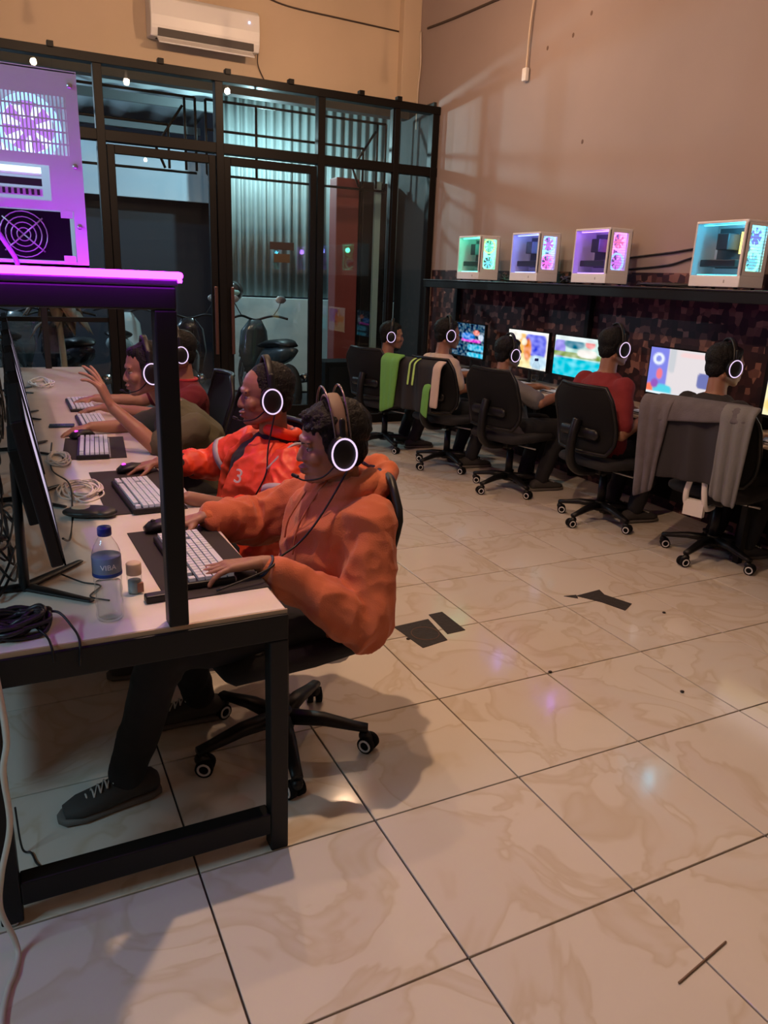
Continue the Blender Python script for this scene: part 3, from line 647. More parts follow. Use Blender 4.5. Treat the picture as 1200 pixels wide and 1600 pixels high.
def monitor(loc, rz, lab, fn, group, tilt=0.0, zc=.30, bright=True):
    """screen faces local -X; local origin on the desk"""
    global OFF; OFF = Vector((0, 0, 0)); t = thing('monitor', lab, 'monitor', loc, rz, group)
    W, H = .565, .325; R = Matrix.Rotation(tilt, 4, 'Y'); z0 = zc - H / 2
    def tl(o): o.location = Vector((0, 0, zc)); o.rotation_euler = (0, tilt, 0); return o
    sh = tl(obj('housing', G().bb(-.008, .018, -W / 2, W / 2, -H / 2, H / 2).bb(.018, .042, -.15, .15, -.10, .08), BLKP, t, bevel=.004))
    gb = G(); b = .008
    gb.bb(-.012, -.008, -W / 2, W / 2, H / 2 - b, H / 2).bb(-.012, -.008, -W / 2, W / 2, -H / 2, -H / 2 + .016).bb(-.012, -.008, -W / 2, -W / 2 + b, -H / 2, H / 2).bb(-.012, -.008, W / 2 - b, W / 2, -H / 2, H / 2)
    tl(obj('bezel', gb, BLKP, t))
    tl(screenmesh('screen', t, lambda u, v: fn(1 - u, v), -W / 2 + b, W / 2 - b, -H / 2 + .016, H / 2 - b, -.0095))
    obj('stand_column', G().limb((.05, 0, .02), (.045, 0, zc), .028, .022, 12, .45, (1, 0, 0)), BLKP, t)
    obj('stand_foot', G().limb((.05, 0, .008), (-.09, .14, .006), .02, .010, 10, .35, (0, 0, 1)).limb((.05, 0, .008), (-.09, -.14, .006), .02, .010, 10, .35, (0, 0, 1)).limb((.05, 0, .008), (.10, 0, .007), .02, .018, 10, .35, (0, 0, 1)), BLKP, t)
    return t
RM = [(5.06, 'monitor with a dark blue game screen at the shopfront end of the right desk', scr_e), (4.135, 'monitor showing orange and blue game art behind the clear bottle', scr_a),
      (3.50, 'monitor with a turquoise and green landscape left of the red shirt', scr_b), (2.48, 'monitor with a violet bar and pale window between the two nearest right players', scr_c), (1.56, 'bright yellow monitor cut off by the right edge of the photo', scr_d)]
for y, lab, fn in RM: monitor((3.61, y, DZ), 0, lab, fn, 'monitors on the right desk', 0, .265)
for i, (y, lab) in enumerate(((.85, 'black monitor nearest to camera on the left desk, seen from behind edge on'), (1.68, 'second black monitor from the front on the left desk, seen edge on'), (2.5, 'third black monitor from the front on the left desk'), (3.35, 'fourth black monitor from the front on the left desk'), (4.3, 'farthest black monitor on the left desk near the shopfront'))):
    monitor((-.283, y, DZ), PI, lab, scr_w, 'monitors on the left desk', .16, .315)
# ================================================================ KEYBOARDS, MICE, PADS
KEYW = mat('pale_keycaps', (.56, .56, .60), .4, emis=(.8, .85, 1), es=.05)
def keyboard(loc, rz, lab, group, w=.40, d=.13):
    """long side along local Y, front (space bar) towards +X"""
    global OFF; OFF = Vector((0, 0, 0)); t = thing('keyboard', lab, 'keyboard', loc, rz, group)
    obj('base', G().bb(-d / 2, d / 2, -w / 2, w / 2, 0, .018), BLKP, t, bevel=.004)
    g = G(); n = 19; kw = (w - .016) / n
    for r in range(6):
        x = -d / 2 + .012 + r * (d - .022) / 5.6 + (.004 if r else 0)
        c = 0
        while c < n:
            span = 1
            if r == 5 and c == 4: span = 6
            elif r in (2, 3, 4) and c in (0, 13): span = 2
            y = -w / 2 + .008 + c * kw
            if not (r == 0 and c in (1, 15)) and not (r in (3,) and c in (15,)):
                g.bb(x, x + .0155, y + .0015, y + kw * span - .0015, .018, .0275)
            c += span
    obj('keys', g, KEYW, t)['kind'] = 'stuff'
    obj('front_lip', G().bb(d / 2, d / 2 + .006, -w / 2 + .01, w / 2 - .01, .002, .012), mat('lip_grey', (.35, .34, .40), .35), t, bevel=.002)
    return t
def mouse(loc, rz, lab, glow=None):
    global OFF; OFF = Vector((0, 0, 0)); t = thing('mouse', lab, 'mouse', loc, rz)
    obj('body', G().loft([((-.058, 0, .010), (0, .022, 0), (0, 0, .008)), ((-.04, 0, .017), (0, .031, 0), (0, 0, .016)), ((0, 0, .02), (0, .030, 0), (0, 0, .02)), ((.04, 0, .017), (0, .030, 0), (0, 0, .016)), ((.06, 0, .010), (0, .018, 0), (0, 0, .008))], 16), BLKP, t)
    obj('scroll_wheel', G().cyl((-.032, -.004, .032), (-.032, .004, .032), .008, n=12), emitmat('mouse_glow', glow, 3) if glow else BLKP, t)
    return t
pads = [((.10, .925, DZ), .030, .26, .56, 'black mouse pad under the nearest keyboard'), ((.06, 1.70, DZ), .0, .26, .60, 'black mouse pad in front of the orange and red jacket'),
        ((.0, 2.46, DZ), -.10, .26, .45, 'black mouse pad under the grey keyboard at the raised hand')]
for loc, rz, a, b, lab in pads:
    t = obj('mouse_pad', G().box((0, 0, .0015), (a, b, .003)), mat('pad_brown_black', (.022, .017, .016), .85), None, bevel=.001); t.location = loc; t.rotation_euler.z = rz; tag(t, lab, 'mouse pad')
KG = 'keyboards on the left desk'
keyboard((.092, .895, DZ + .003), .03, 'white lit keyboard under the hand of the orange hoodie player', KG, .40)
keyboard((.062, 1.58, DZ + .003), .05, 'white lit keyboard under the hand of the orange red jacket player', KG, .40)
keyboard((-.01, 2.42, DZ + .003), -.10, 'grey keyboard lying idle below the raised hand', KG, .40)
keyboard((.045, 3.05, DZ + .0), .0, 'lit keyboard behind the raised hand, third from the far end', KG, .36)
keyboard((.04, 3.62, DZ + .0), .0, 'lit keyboard under the two far hands on the left desk', KG, .40)
mouse((.07, 1.19, DZ + .003), .1, 'black mouse under the far hand of the orange hoodie player')
mouse((.09, 1.955, DZ + .003), .1, 'black mouse with a magenta glow under the orange red jacket player hand', (1, .05, .8))
mouse((-.03, 2.69, DZ + .003), .6, 'black mouse with a red light behind the grey keyboard', (1, .05, .05))
for i, (y, lab) in enumerate(((4.95, 'keyboard on the right desk before the dark blue screen'), (4.05, 'keyboard on the right desk before the orange game screen'), (3.4, 'keyboard on the right desk before the turquoise screen'), (2.42, 'white keyboard on the right desk before the pale window screen'), (1.6, 'keyboard on the right desk at the right picture edge'))):
    keyboard((3.42, y, DZ), PI, lab, 'keyboards on the right desk')
# ================================================================ SMALL THINGS ON THE LEFT DESK
CLEAR = glassmat('clear_plastic', (.95, .97, .98), 1.40, .02, .0)
def lathe(g, c, prof, n=24): return g.loft([((c[0], c[1], c[2] + z), (r, 0, 0), (0, r, 0)) for r, z in prof], n)
FONT = bpy.data.fonts.load('<builtin>') if False else None
def textobj(name, s, size, m, parent, loc, rot, ext=.0006, bend=None):
    cu = bpy.data.curves.new('t', 'FONT'); cu.body = s; cu.size = size; cu.extrude = ext; cu.align_x = 'CENTER'; cu.align_y = 'CENTER'
    o = bpy.data.objects.new('t', cu); COL.objects.link(o); dg = bpy.context.evaluated_depsgraph_get(); me = bpy.data.meshes.new_from_object(o.evaluated_get(dg)); bpy.data.objects.remove(o)
    if bend:
        for v in me.vertices: a = v.co.x / bend; v.co = Vector((bend * math.sin(a), v.co.y, bend * math.cos(a) - bend + v.co.z))
    me.materials.clear(); me.materials.append(m); o = link(name, me, parent); o.location = loc; o.rotation_euler = rot; return o
def bottle(loc, lab, text, yaw, label=True):
    global OFF; OFF = Vector((0, 0, 0)); t = thing('water_bottle', lab, 'bottle', loc, yaw)
    obj('bottle_body', lathe(G(), (0, 0, 0), [(.022, .002), (.029, .004), (.031, .015), (.029, .03), (.031, .045), (.0295, .06), (.031, .075), (.0295, .09), (.031, .10), (.0315, .15), (.031, .165), (.026, .18), (.018, .195), (.013, .203), (.013, .208)]), CLEAR, t)
    obj('water', lathe(G(), (0, 0, 0), [(.02, .005), (.0275, .012), (.0275, .09), (.0275, .093)]), glassmat('water_fill', (.93, .95, .96), 1.33, .01), t)
    obj('cap', lathe(G(), (0, 0, 0), [(.0145, .205), (.0155, .207), (.0155, .222), (.014, .225)]), mat('blue_cap', (.01, .02, .22), .35), t)
    if label:
        lb = obj('label', lathe(G(), (0, 0, 0), [(.0318, .112), (.0322, .113), (.0322, .157), (.0318, .158)], 32), mat('blue_label', (.16, .22, .33), .4), t)
        obj('label_band', lathe(G(), (0, 0, 0), [(.0323, .112), (.0326, .1125), (.0326, .120), (.0323, .1205)], 32), mat('deep_blue_band', (.01, .05, .25), .4), lb)
        textobj('lettering', text, .017, mat('print_white', (.8, .85, .9), .4), lb, (0, -.0326, .137), (PI / 2, 0, 0), .0003, .0326)
    return t
bottle((-.160, .60, DZ), 'clear plastic water bottle with blue cap and blue label near the desk front', 'VIBA', -.0, True)
jr = thing('small_jar', 'small clear jar of tablets standing right of the water bottle', 'jar', (-.085, .735, DZ)); OFF = Vector((0, 0, 0))
obj('jar_body', lathe(G(), (0, 0, 0), [(.017, .001), (.018, .004), (.018, .045), (.015, .05)]), CLEAR, jr); obj('jar_content', lathe(G(), (0, 0, 0), [(.015, .002), (.016, .004), (.016, .034)]), mat('teal_grey', (.25, .30, .30), .5), jr)
obj('jar_label', G().bb(.004, .019, -.018, -.008, .006, .03), mat('red_brown_label', (.3, .12, .07), .5), jr); obj('jar_cap', lathe(G(), (0, 0, 0), [(.018, .05), (.0185, .052), (.0185, .078), (.016, .081)]), mat('beige_cap', (.58, .45, .34), .5), jr)
ph = obj('charger_brick', G().box((0, 0, .010), (.085, .03, .02)), BLKP, None, bevel=.004); ph.location = (-.03, .665, DZ); ph.rotation_euler.z = .05; tag(ph, 'small black rectangular adapter lying beside the nearest keyboard', 'adapter')
po = thing('pouch', 'black pouch with a pale window between the monitors and the red jacket keyboard', 'pouch', (-.125, 1.42, DZ), -.25)
robj('body', G().ell((0, 0, .017), (.085, .05, .017)).ell((.05, -.01, .016), (.04, .04, .016)), .004, mat('pouch_black', (.012, .014, .013), .45), po); obj('window', G().ell((-.02, .0, .031), (.035, .025, .004)), mat('pale_window', (.5, .42, .3), .3), po)
def tangle(name, lab, c, R, n, r, m, h=.03, seed=1, loops=3):
    rs = random.Random(seed); global OFF; OFF = Vector(c); t = thing(name, lab, 'cable', c)
    for k in range(n):
        P = []; a0 = rs.uniform(0, 6); cx, cy = c[0] + rs.uniform(-.3, .3) * R[0], c[1] + rs.uniform(-.3, .3) * R[1]
        for i in range(loops * 6):
            a = a0 + i * PI / 3 + rs.uniform(-.2, .2); q = rs.uniform(.6, 1); P.append((cx + math.cos(a) * R[0] * q, cy + math.sin(a) * R[1] * q, c[2] + r + rs.uniform(0, h)))
        obj('strand', G().tube(catmull(P, 5), r, 6), m, t)
    OFF = Vector((0, 0, 0)); return t
t = tangle('cable_bundle', 'coiled bundle of thick black cables lying at the desk front corner', (-.37, .595, DZ), (.075, .045), 7, .0058, mat('thick_black_cable', (.012, .013, .016), .4), .042, 3, 3)
OFF = Vector((-.37, .595, DZ))
obj('loose_end', G().tube(catmull([(-.31, .62, DZ + .03), (-.27, .60, DZ + .035), (-.245, .56, DZ + .012), (-.236, .52, DZ + .004), (-.236, .495, DZ - .01), (-.24, .49, DZ - .05)]), .003, 6), BLKP, t)
obj('loose_end', G().tube(catmull([(-.33, .58, DZ + .03), (-.30, .54, DZ + .01), (-.292, .495, DZ + .003), (-.29, .488, DZ - .03)]), .003, 6), BLKP, t)
obj('connector', G().limb((-.34, .63, DZ + .035), (-.29, .625, DZ + .032), .011, .010), BLKP, t)
OFF = Vector((0, 0, 0))
WC = mat('white_cable', (.66, .6, .55), .5); KC = mat('thin_black_cable', (.012, .012, .013), .5)
tangle('cable', 'tangle of white cables on the desk behind the black pouch', (-.13, 1.72, DZ), (.07, .13), 5, .0035, WC, .016, 5, 2)
tangle('cable', 'loose white cable loops on the desk beside the grey keyboard', (-.17, 2.25, DZ), (.05, .14), 4, .0035, WC, .014, 6, 2)
tangle('cable', 'white cable loops at the far end of the left desk', (-.12, 4.6, DZ), (.08, .25), 4, .004, WC, .02, 7, 2)
tangle('cable', 'black cables tangled behind the nearest left monitor', (-.40, 1.05, DZ), (.06, .25), 6, .0032, KC, .12, 8, 2)
tangle('cable', 'black cables hanging behind the second left monitor', (-.42, 1.7, DZ), (.05, .3), 7, .0032, KC, .30, 9, 2)
tangle('cable', 'grey and black cables behind the far left monitors', (-.40, 2.8, DZ), (.05, .4), 5, .004, KC, .36, 10, 2)
t = obj('cable', G().tube(catmull([(-.23, .98, DZ + .08), (-.20, 1.2, DZ + .005), (-.17, 1.5, DZ + .004), (-.16, 1.75, DZ + .03), (-.20, 2.1, DZ + .004), (-.17, 2.6, DZ + .004)]), .003, 6), KC); tag(t, 'thin black cable running along the left desk past the white tangle', 'cable')
t = obj('cable', G().tube(catmull([(-.245, .9, DZ + .01), (-.20, .84, DZ + .004), (-.16, .80, DZ + .004), (-.19, .74, DZ + .004), (-.15, .70, DZ + .003)]), .0022, 6), KC); tag(t, 'thin cable between the nearest monitor foot and the water bottle', 'cable')
tt = obj('phone', G().box((0, 0, .006), (.06, .12, .012)), mat('dark_teal_phone', (.02, .04, .06), .25), None, bevel=.004); tt.location = (-.10, 3.0, DZ); tt.rotation_euler.z = 1.45; tag(tt, 'dark phone lying flat on the left desk before the far keyboards', 'phone')
# floor level cables at the left
t = obj('power_cable', G().tube(catmull([(-.40, .455, .68), (-.394, .44, .545), (-.408, .44, .46), (-.408, .44, .33), (-.436, .44, .21), (-.447, .44, .12), (-.428, .43, .04), (-.423, .41, .008), (-.433, .36, .008), (-.444, .33, .007), (-.457, .25, .007), (-.46, .1, .007)], 10), .0065, 8), mat('ivory_cable', (.60, .58, .50), .5)); tag(t, 'thick ivory cable hanging off the left desk and lying on the floor', 'cable')
t = obj('floor_cable', G().tube(catmull([(-.41, .76, .14), (-.405, .75, .02), (-.385, .74, .005), (-.375, .70, .004), (-.36, .66, .004), (-.385, .62, .004), (-.405, .60, .004), (-.42, .62, .01)]), .0028, 6), KC); tag(t, 'thin black cable curling on the floor inside the left desk frame', 'cable')
# ================================================================ FLOOR LITTER
TAPE = mat('black_tape', (.028, .022, .020), .75, bump=(50, .4))
def patch(name, lab, pieces, extra=None):
    t = thing(name, lab, 'tape', (pieces[0][0][0], pieces[0][0][1], 0)); global OFF; OFF = Vector((pieces[0][0][0], pieces[0][0][1], 0))
    for q in pieces: obj('tape_piece', G().prism(q, 2, .0006, .0024), TAPE, t)
    if extra: obj('ring_mark', G().ring((extra[0], extra[1], .0026), (0, 0, 1), extra[2], .0016, 28, 5), mat('brown_residue', (.16, .08, .045), .6), t)
    OFF = Vector((0, 0, 0))
patch('floor_tape', 'pair of black tape squares with a brown ring stuck on the floor tiles', [[(1.115, 1.60), (1.30, 1.615), (1.275, 1.40), (1.14, 1.375)], [(1.325, 1.655), (1.40, 1.66), (1.40, 1.455), (1.305, 1.45)]], (1.215, 1.49, .062))
patch('floor_tape', 'ragged black tape patch on the floor nearer to the right chairs', [[(2.13, 1.58), (2.30, 1.60), (2.28, 1.54), (2.33, 1.40), (2.24, 1.35), (2.20, 1.47)], [(2.07, 1.60), (2.14, 1.59), (2.12, 1.55)]])
t = obj('straw', G().limb((.895, -.25, .003), (1.085, -.215, .003), .0026, .0022), mat('brown_straw', (.20, .13, .09), .7)); t.location = (0, 0, 0); tag(t, 'thin brown stick lying across a tile joint in the lower right', 'stick')
for k, (x, y) in enumerate(((1.515, 1.0), (2.4, 1.26), (1.12, 1.47), (1.9, .68))):
    t = obj('crumb', G().ell((x, y, .004), (.009, .008, .004), n=8), TAPE); tag(t, 'tiny dark crumb on the cream floor tiles', 'crumb', 'crumbs on the floor')
# bottle on the right desk
bottle((3.50, 3.86, DZ), 'clear unlabelled bottle on the right desk before the orange game screen', '', 0, False)
# clutter on the right shelf
for k, (y, lab) in enumerate(((4.45, 'dark cable heap on the right shelf between the green and blue cases'), (3.68, 'dark cable heap on the right shelf between the blue and violet cases'), (2.70, 'dark cable heap on the right shelf between the violet and cyan cases'))):
    tangle('cable', lab, (3.62, y, 1.503), (.06, .12 if k < 2 else .28), 5, .006, KC, .05 if k < 2 else .02, 20 + k, 2)
for k, (za, zb, lab) in enumerate(((1.70, 1.76, 'dark cable sagging along the wall above the wallpaper, upper one'), (1.62, 1.72, 'dark cable sagging along the wall above the wallpaper, lower one'))):
    t = obj('cable', G().tube(catmull([(XR - .01, 3.3, za), (XR - .012, 2.9, za + .03), (XR - .012, 2.5, zb), (XR - .01, 1.6, zb - .02), (XR - .01, .8, zb + .02)]), .007, 6), KC); tag(t, lab, 'cable')
# ================================================================ OFFICE CHAIRS
def chair(loc, rz, lab, group=None, white=False, star=0.0):
    """faces local +X"""
    global OFF; OFF = Vector((0, 0, 0)); t = thing('office_chair', lab, 'chair', loc, rz, group)
    g = G(); g.cyl((0, 0, .075), (0, 0, .135), .045, .036)
    for k in range(5):
        a = k * 2 * PI / 5 + PI + star - rz; d = Vector((math.cos(a), math.sin(a), 0)); n_ = Vector((-d.y, d.x, 0)); z = Vector((0, 0, 1))
        g.loft([(d * .02 + z * .11, n_ * .030, z * .022), (d * .14 + z * .105, n_ * .026, z * .018), (d * .24 + z * .085, n_ * .020, z * .013), (d * .285 + z * .078, n_ * .018, z * .012)], 10, power=3)
    obj('star_base', g, BLKP, t)
    for k in range(5):
        a = k * 2 * PI / 5 + PI + star - rz; d = Vector((math.cos(a), math.sin(a), 0)); p = d * .275; b_ = a + 1.1 + k; w_ = Vector((math.cos(b_), math.sin(b_), 0))
        c = obj('caster', G().cyl((p.x, p.y, .045), (p.x, p.y, .085), .010).limb((p.x, p.y, .05), (p.x + w_.y * .012, p.y - w_.x * .012, .042), .02, .018), BLKP, t)
        q = Vector((p.x + w_.y * .014, p.y - w_.x * .014, .0275))
        obj('wheel', G().cyl(q - w_ * .026, q - w_ * .006, .0275, n=20).cyl(q + w_ * .006, q + w_ * .026, .0275, n=20), BLKM, c)
        for s_ in (-1, 1): obj('wheel_rim', G().ring(q + w_ * .0265 * s_, w_, .018, .0036, 16, 6), mat('pale_rim', (.72, .72, .72), .35), c)
    obj('gas_column', G().cyl((0, 0, .12), (0, 0, .30), .028, .026).cyl((0, 0, .28), (0, 0, .36), .016), BLKP, t)
    obj('tilt_mechanism', G().bb(-.12, .10, -.07, .07, .335, .385), BLKP, t, bevel=.01)
    obj('height_lever', G().cyl((0, -.06, .35), (.02, -.22, .345), .006), SILV, t)
    seat = G().loft([((-.23, 0, .425), (0, .20, 0), (0, 0, .028)), ((-.18, 0, .425), (0, .235, 0), (0, 0, .04)), ((0, 0, .425), (0, .25, 0), (0, 0, .044)), ((.17, 0, .425), (0, .245, 0), (0, 0, .042)), ((.235, 0, .405), (0, .22, 0), (0, 0, .028)), ((.25, 0, .395), (0, .18, 0), (0, 0, .012))], 28, power=3.2)
    obj('seat', seat, mat('seat_fabric', (.017, .017, .019), .9, bump=(300, .3)), t)
    def back(u, v):   # u across, v up
        s = (u - .5) * 2; hw = .228 + .02 * math.sin(PI * v) - .05 * max(0, v - .8) / .2 - .03 * max(0, .15 - v) / .15
        return (-.275 + .045 * s * s + .05 * math.sin(PI * min(1, v * 1.3)) * (1 - v) - .045 * v, s * hw, .50 + .41 * v)
    obj('backrest', G().sheet(back, 14, 12, .012), MESHF, t)
    rim = []
    for i in range(15): rim.append(back(i / 14, 0))
    for i in range(1, 13): rim.append(back(1, i / 12))
    for i in range(13, -1, -1): rim.append(back(i / 14, 1))
    for i in range(11, 0, -1): rim.append(back(0, i / 12))
    obj('back_frame', G().tube(rim, .013, 8, True), BLKP, t)
    sp = mat('white_plastic', (.8, .78, .76), .35) if white else BLKP
    b_ = obj('back_bracket', G().tube(catmull([(-.10, 0, .35), (-.25, 0, .37), (-.325, 0, .45), (-.325, 0, .60), (-.30, 0, .70)]), [.03] * 33, 8) if not white else
             G().tube(catmull([(-.16, .03, .34), (-.30, .05, .36), (-.345, .05, .44), (-.33, .03, .56)]), .016, 8).tube(catmull([(-.16, -.03, .34), (-.30, -.05, .36), (-.345, -.05, .44), (-.33, -.03, .56)]), .016, 8).box((-.33, 0, .36), (.03, .11, .09)).box((-.32, 0, .57), (.02, .09, .04)), sp, t)
    if white: b_['label'] = 'white bracket with an oval opening'
    obj('lumbar_pad', G().limb((-.275, -.13, .62), (-.275, .13, .62), .035, .035, 12, .5, (1, 0, 0)), BLKP, t)
    return t
CR = [(2.74, 5.02, .35, 'black mesh office chair farthest from camera on the right, by the glass'), (2.92, 4.2, .35, 'black office chair under the black and green jacket'), (3.00, 3.42, .22, 'black mesh office chair of the grey shirt player'),
      (3.13, 2.55, .08, 'black mesh office chair of the red shirt player'), (3.28, 1.76, .30, 'black office chair with a white back bracket under the grey hoodie')]
for x, y, rz, lab in CR: chair((x, y, 0), rz, lab, 'office chairs at the right desk', lab.find('white') > 0, .22)
CL = [(.37, .95, PI + .12, 'black office chair under the player in the orange hoodie'), (.42, 1.72, PI, 'black office chair under the player in the orange red jacket'), (.48, 2.55, PI, 'black office chair under the player in the olive T-shirt'), (.55, 3.35, PI, 'dark office chair behind the olive T-shirt player')]
for x, y, rz, lab in CL: chair((x, y, 0), rz, lab, 'office chairs at the left desk', star=-.47 + PI)

# ================================================================ PEOPLE
def V(*a): return Vector(a)
def headmat(c, fwd, up=(0, 0, 1)):
    f = Vector(fwd).normalized(); u = Vector(up); l = u.cross(f).normalized(); u = f.cross(l)
    return Matrix((f, l, u)).transposed()          # columns: forward, left, up
def head_geo(g, c, M, full=1):
    P = lambda x, y, z: Vector(c) + M @ Vector((x, y, z)); X = lambda v: M @ Vector(v)
    g.ell(P(-.012, 0, .035), (.098, .077, .085), M, 24); g.ell(P(.022, 0, -.02), (.068, .063, .080), M, 20)
    g.ell(P(.036, 0, -.062), (.052, .050, .040), M, 18); g.ell(P(.070, 0, -.090), (.022, .026, .018), M, 12)
    g.ell(P(.078, 0, .026), (.016, .050, .016), M, 14)
    g.limb(P(.088, 0, .008), P(.099, 0, -.024), .008, .0115, 10); g.ell(P(.099, 0, -.028), (.013, .012, .010), M, 10)
    for s in (-1, 1):
        g.ell(P(.091, s * .014, -.030), (.010, .008, .008), M, 8); g.ell(P(.060, s * .036, -.022), (.028, .026, .026), M, 12)
        g.limb(P(-.03, s * .055, -.055), P(.06, s * .025, -.088), .020, .016, 10)
        g.ell(P(-.004, s * .078, -.004), (.020, .008, .032), M, 12); g.ell(P(.080, s * .031, .014), (.010, .016, .006), M, 10)
        g.ell(P(.079, s * .031, -.004), (.009, .015, .0045), M, 10)
    g.ell(P(.092, 0, -.054), (.014, .024, .0075), M, 12); g.ell(P(.089, 0, -.068), (.014, .021, .0085), M, 12)
def head_brushes(c, M):
    A = np.array([list(M.col[0]), list(M.col[1]), list(M.col[2])]); P = lambda x, y, z: list(Vector(c) + M @ Vector((x, y, z))); D = lambda x, y, z: list(M @ Vector((x, y, z)))
    return [(P(.09, .032, .006), (.022, .014, .009), A, D(-.009, 0, 0)), (P(.09, -.032, .006), (.022, .014, .009), A, D(-.009, 0, 0)),
            (P(.10, 0, -.0605), (.02, .024, .0035), A, D(-.006, 0, 0)), (P(.095, 0, -.078), (.02, .018, .005), A, D(-.004, 0, 0)), (P(.09, 0, .012), (.02, .012, .010), A, D(-.004, 0, 0)),
            (P(.03, .066, -.035), (.03, .02, .02), A, D(0, -.004, 0)), (P(.03, -.066, -.035), (.03, .02, .02), A, D(0, .004, 0))]
def hand_geo(g, wrist, fdir, back, thumb, curl=(.25, .3, .3, .35, .5), s=.93, spread=.12, tcurl=.4):
    """fdir: towards the fingers; back: out of the back of the hand; thumb: side of the thumb"""
    f = Vector(fdir).normalized(); b = Vector(back); b = (b - f * b.dot(f)).normalized(); t = Vector(thumb); t = (t - f * t.dot(f) - b * t.dot(b)).normalized(); w_ = Vector(wrist)
    L = [(.042, .026, .022), (.046, .029, .023), (.042, .028, .022), (.033, .021, .019)]
    for i in range(4):
        o = (1.5 - i) * .0205 * s; k = w_ + f * (.088 - .004 * abs(i - 1)) * s + t * o - b * .002
        g.limb(w_ + f * .012 + t * o * .55, k, .0135 * s, .0110 * s, 10)
        d0 = (f + t * (1.5 - i) * spread).normalized(); p = k; a = 0
        for j, ln in enumerate(L[i]):
            a += curl[i] * (1.0 if j == 0 else 1.15); d = d0 * math.cos(a) - b * math.sin(a); q = p + d * ln * s; r = (.0088, .0080, .0073, .0066)
            g.limb(p, q, r[j] * s, r[j + 1] * s, 8); p = q
    a0 = w_ + f * .022 * s + t * .016 * s - b * .004; d = (f * .62 + t * .75 - b * .28).normalized(); p = a0
    for j, ln in enumerate((.040, .034, .026)):
        q = p + d * ln * s; g.limb(p, q, (.0135, .0100, .0090)[j] * s, (.0102, .0090, .0078)[j] * s, 8); p = q; d = (d + f * tcurl * .6 - t * tcurl * .35 - b * .05).normalized()
    g.limb(w_ - f * .02, w_ + f * .02, .022 * s, .022 * s, 12, .75, b)
def person(lab, S):
    """S: joints in world coordinates"""
    global OFF; rt = Vector((S['pelvis'][0], S['pelvis'][1], 0)); OFF = rt
    t = thing('person', lab, 'person', tuple(rt)); vx = S.get('vox', .006); skin = S.get('skin', SKIN)
    H = Vector(S['head']); M = headmat(H, S['face'], S.get('up', (0, 0, 1))); nk = Vector(S['neck']); pv = Vector(S['pelvis'])
    (sl, sr), (el, er), (wl, wr_) = [(Vector(a), Vector(b)) for a, b in (S['sh'], S['el'], S['wr'])]
    kl, kr = [Vector(p) for p in S['knee']]; al, ar = [Vector(p) for p in S['ankle']]
    lat = (sl - sr).normalized(); up = (nk - pv).normalized(); fr = lat.cross(up).normalized()       # fr points forward when sl is the left
    lat2 = Vector(S.get('hiplat', lat)).normalized(); bulk = S.get('bulk', 1.0)
    def torso(g, e=0.0, b=1.0, lo=-.06, hi=1.0, flare=0.0):
        mid = pv.lerp(nk, .5) + fr * S.get('belly', 0.0)
        A = [(pv + up * lo, lat2 * (.15 * b + e + flare), fr * (.11 * b + e)), (pv + up * .04, lat2 * (.165 * b + e + flare), fr * (.12 * b + e)), (pv.lerp(nk, .35) + fr * S.get('belly', 0) * .7, lat * (.15 * b + e), fr * (.118 * b + e)),
             (mid + up * .03, lat * (.165 * b + e), fr * (.12 * b + e)), (pv.lerp(nk, .74), lat * (.178 * b + e), fr * (.118 * b + e)), (pv.lerp(nk, .88), lat * (.165 * b + e), fr * (.095 * b + e)), (pv.lerp(nk, .96), lat * (.11 + e), fr * (.07 + e)), (nk + up * .012, lat * (.062 + e * .8), fr * (.06 + e * .8))]
        g.loft(A, 28)
    hl, hr = pv + lat2 * .09, pv - lat2 * .09
    # ---- body: one continuous skin
    g = G(); head_geo(g, H, M); g.limb(nk - up * .03, H + M @ Vector((-.025, 0, -.05)), .058, .052, 16)
    torso(g, 0, .92 * bulk)
    for s_, e_, w_, q in ((sl, el, wl, 0), (sr, er, wr_, 1)):
        g.limb(s_, e_, .048 * bulk, .038 * bulk, 14); g.limb(e_, e_.lerp(w_, .45), .037 * bulk, .036 * bulk, 14); g.limb(e_.lerp(w_, .4), w_, .035 * bulk, .0245, 14)
        if 'hand' in S and S['hand'][q]: hh = S['hand'][q]; hand_geo(g, w_ + (w_ - e_).normalized() * .01, hh[0], hh[1], hh[2], **(hh[3] if len(hh) > 3 else {}))
    for h_, k_, a_ in ((hl, kl, al), (hr, kr, ar)):
        g.limb(h_, k_, .070, .050, 12); g.limb(k_, a_, .048, .032, 12)
    robj('body', g, vx, skin, t, smooth=S.get('smooth', 2), brushes=head_brushes(H, M))
    # ---- eyes, brows
    if S.get('eyes', True):
        P = lambda x, y, z: H + M @ Vector((x, y, z))
        for s in (-1, 1):
            e = obj('eye', G().ell(P(.0725, s * .031, .003), (.0115, .0115, .0085), M, 12), mat('eye_white', (.30, .25, .22), .3), t)
            obj('iris', G().ell(P(.0800, s * .031, .0025), (.0048, .0060, .0060), M, 10), mat('iris_dark', (.02, .012, .01), .2), e)
            obj('eyebrow', G().limb(P(.092, s * .014, .021), P(.080, s * .048, .024), .0035, .0025, 8, .8), HAIR, t)
        obj('lips', G().ell(P(.0985, 0, -.0545), (.0065, .019, .0045), M, 12).ell(P(.0960, 0, -.067), (.0065, .017, .005), M, 12), mat('lip', (.20, .075, .065), .5), t)
    # ---- hair
    hk = S.get('hair', 'full'); P = lambda x, y, z: H + M @ Vector((x, y, z)); g = G()
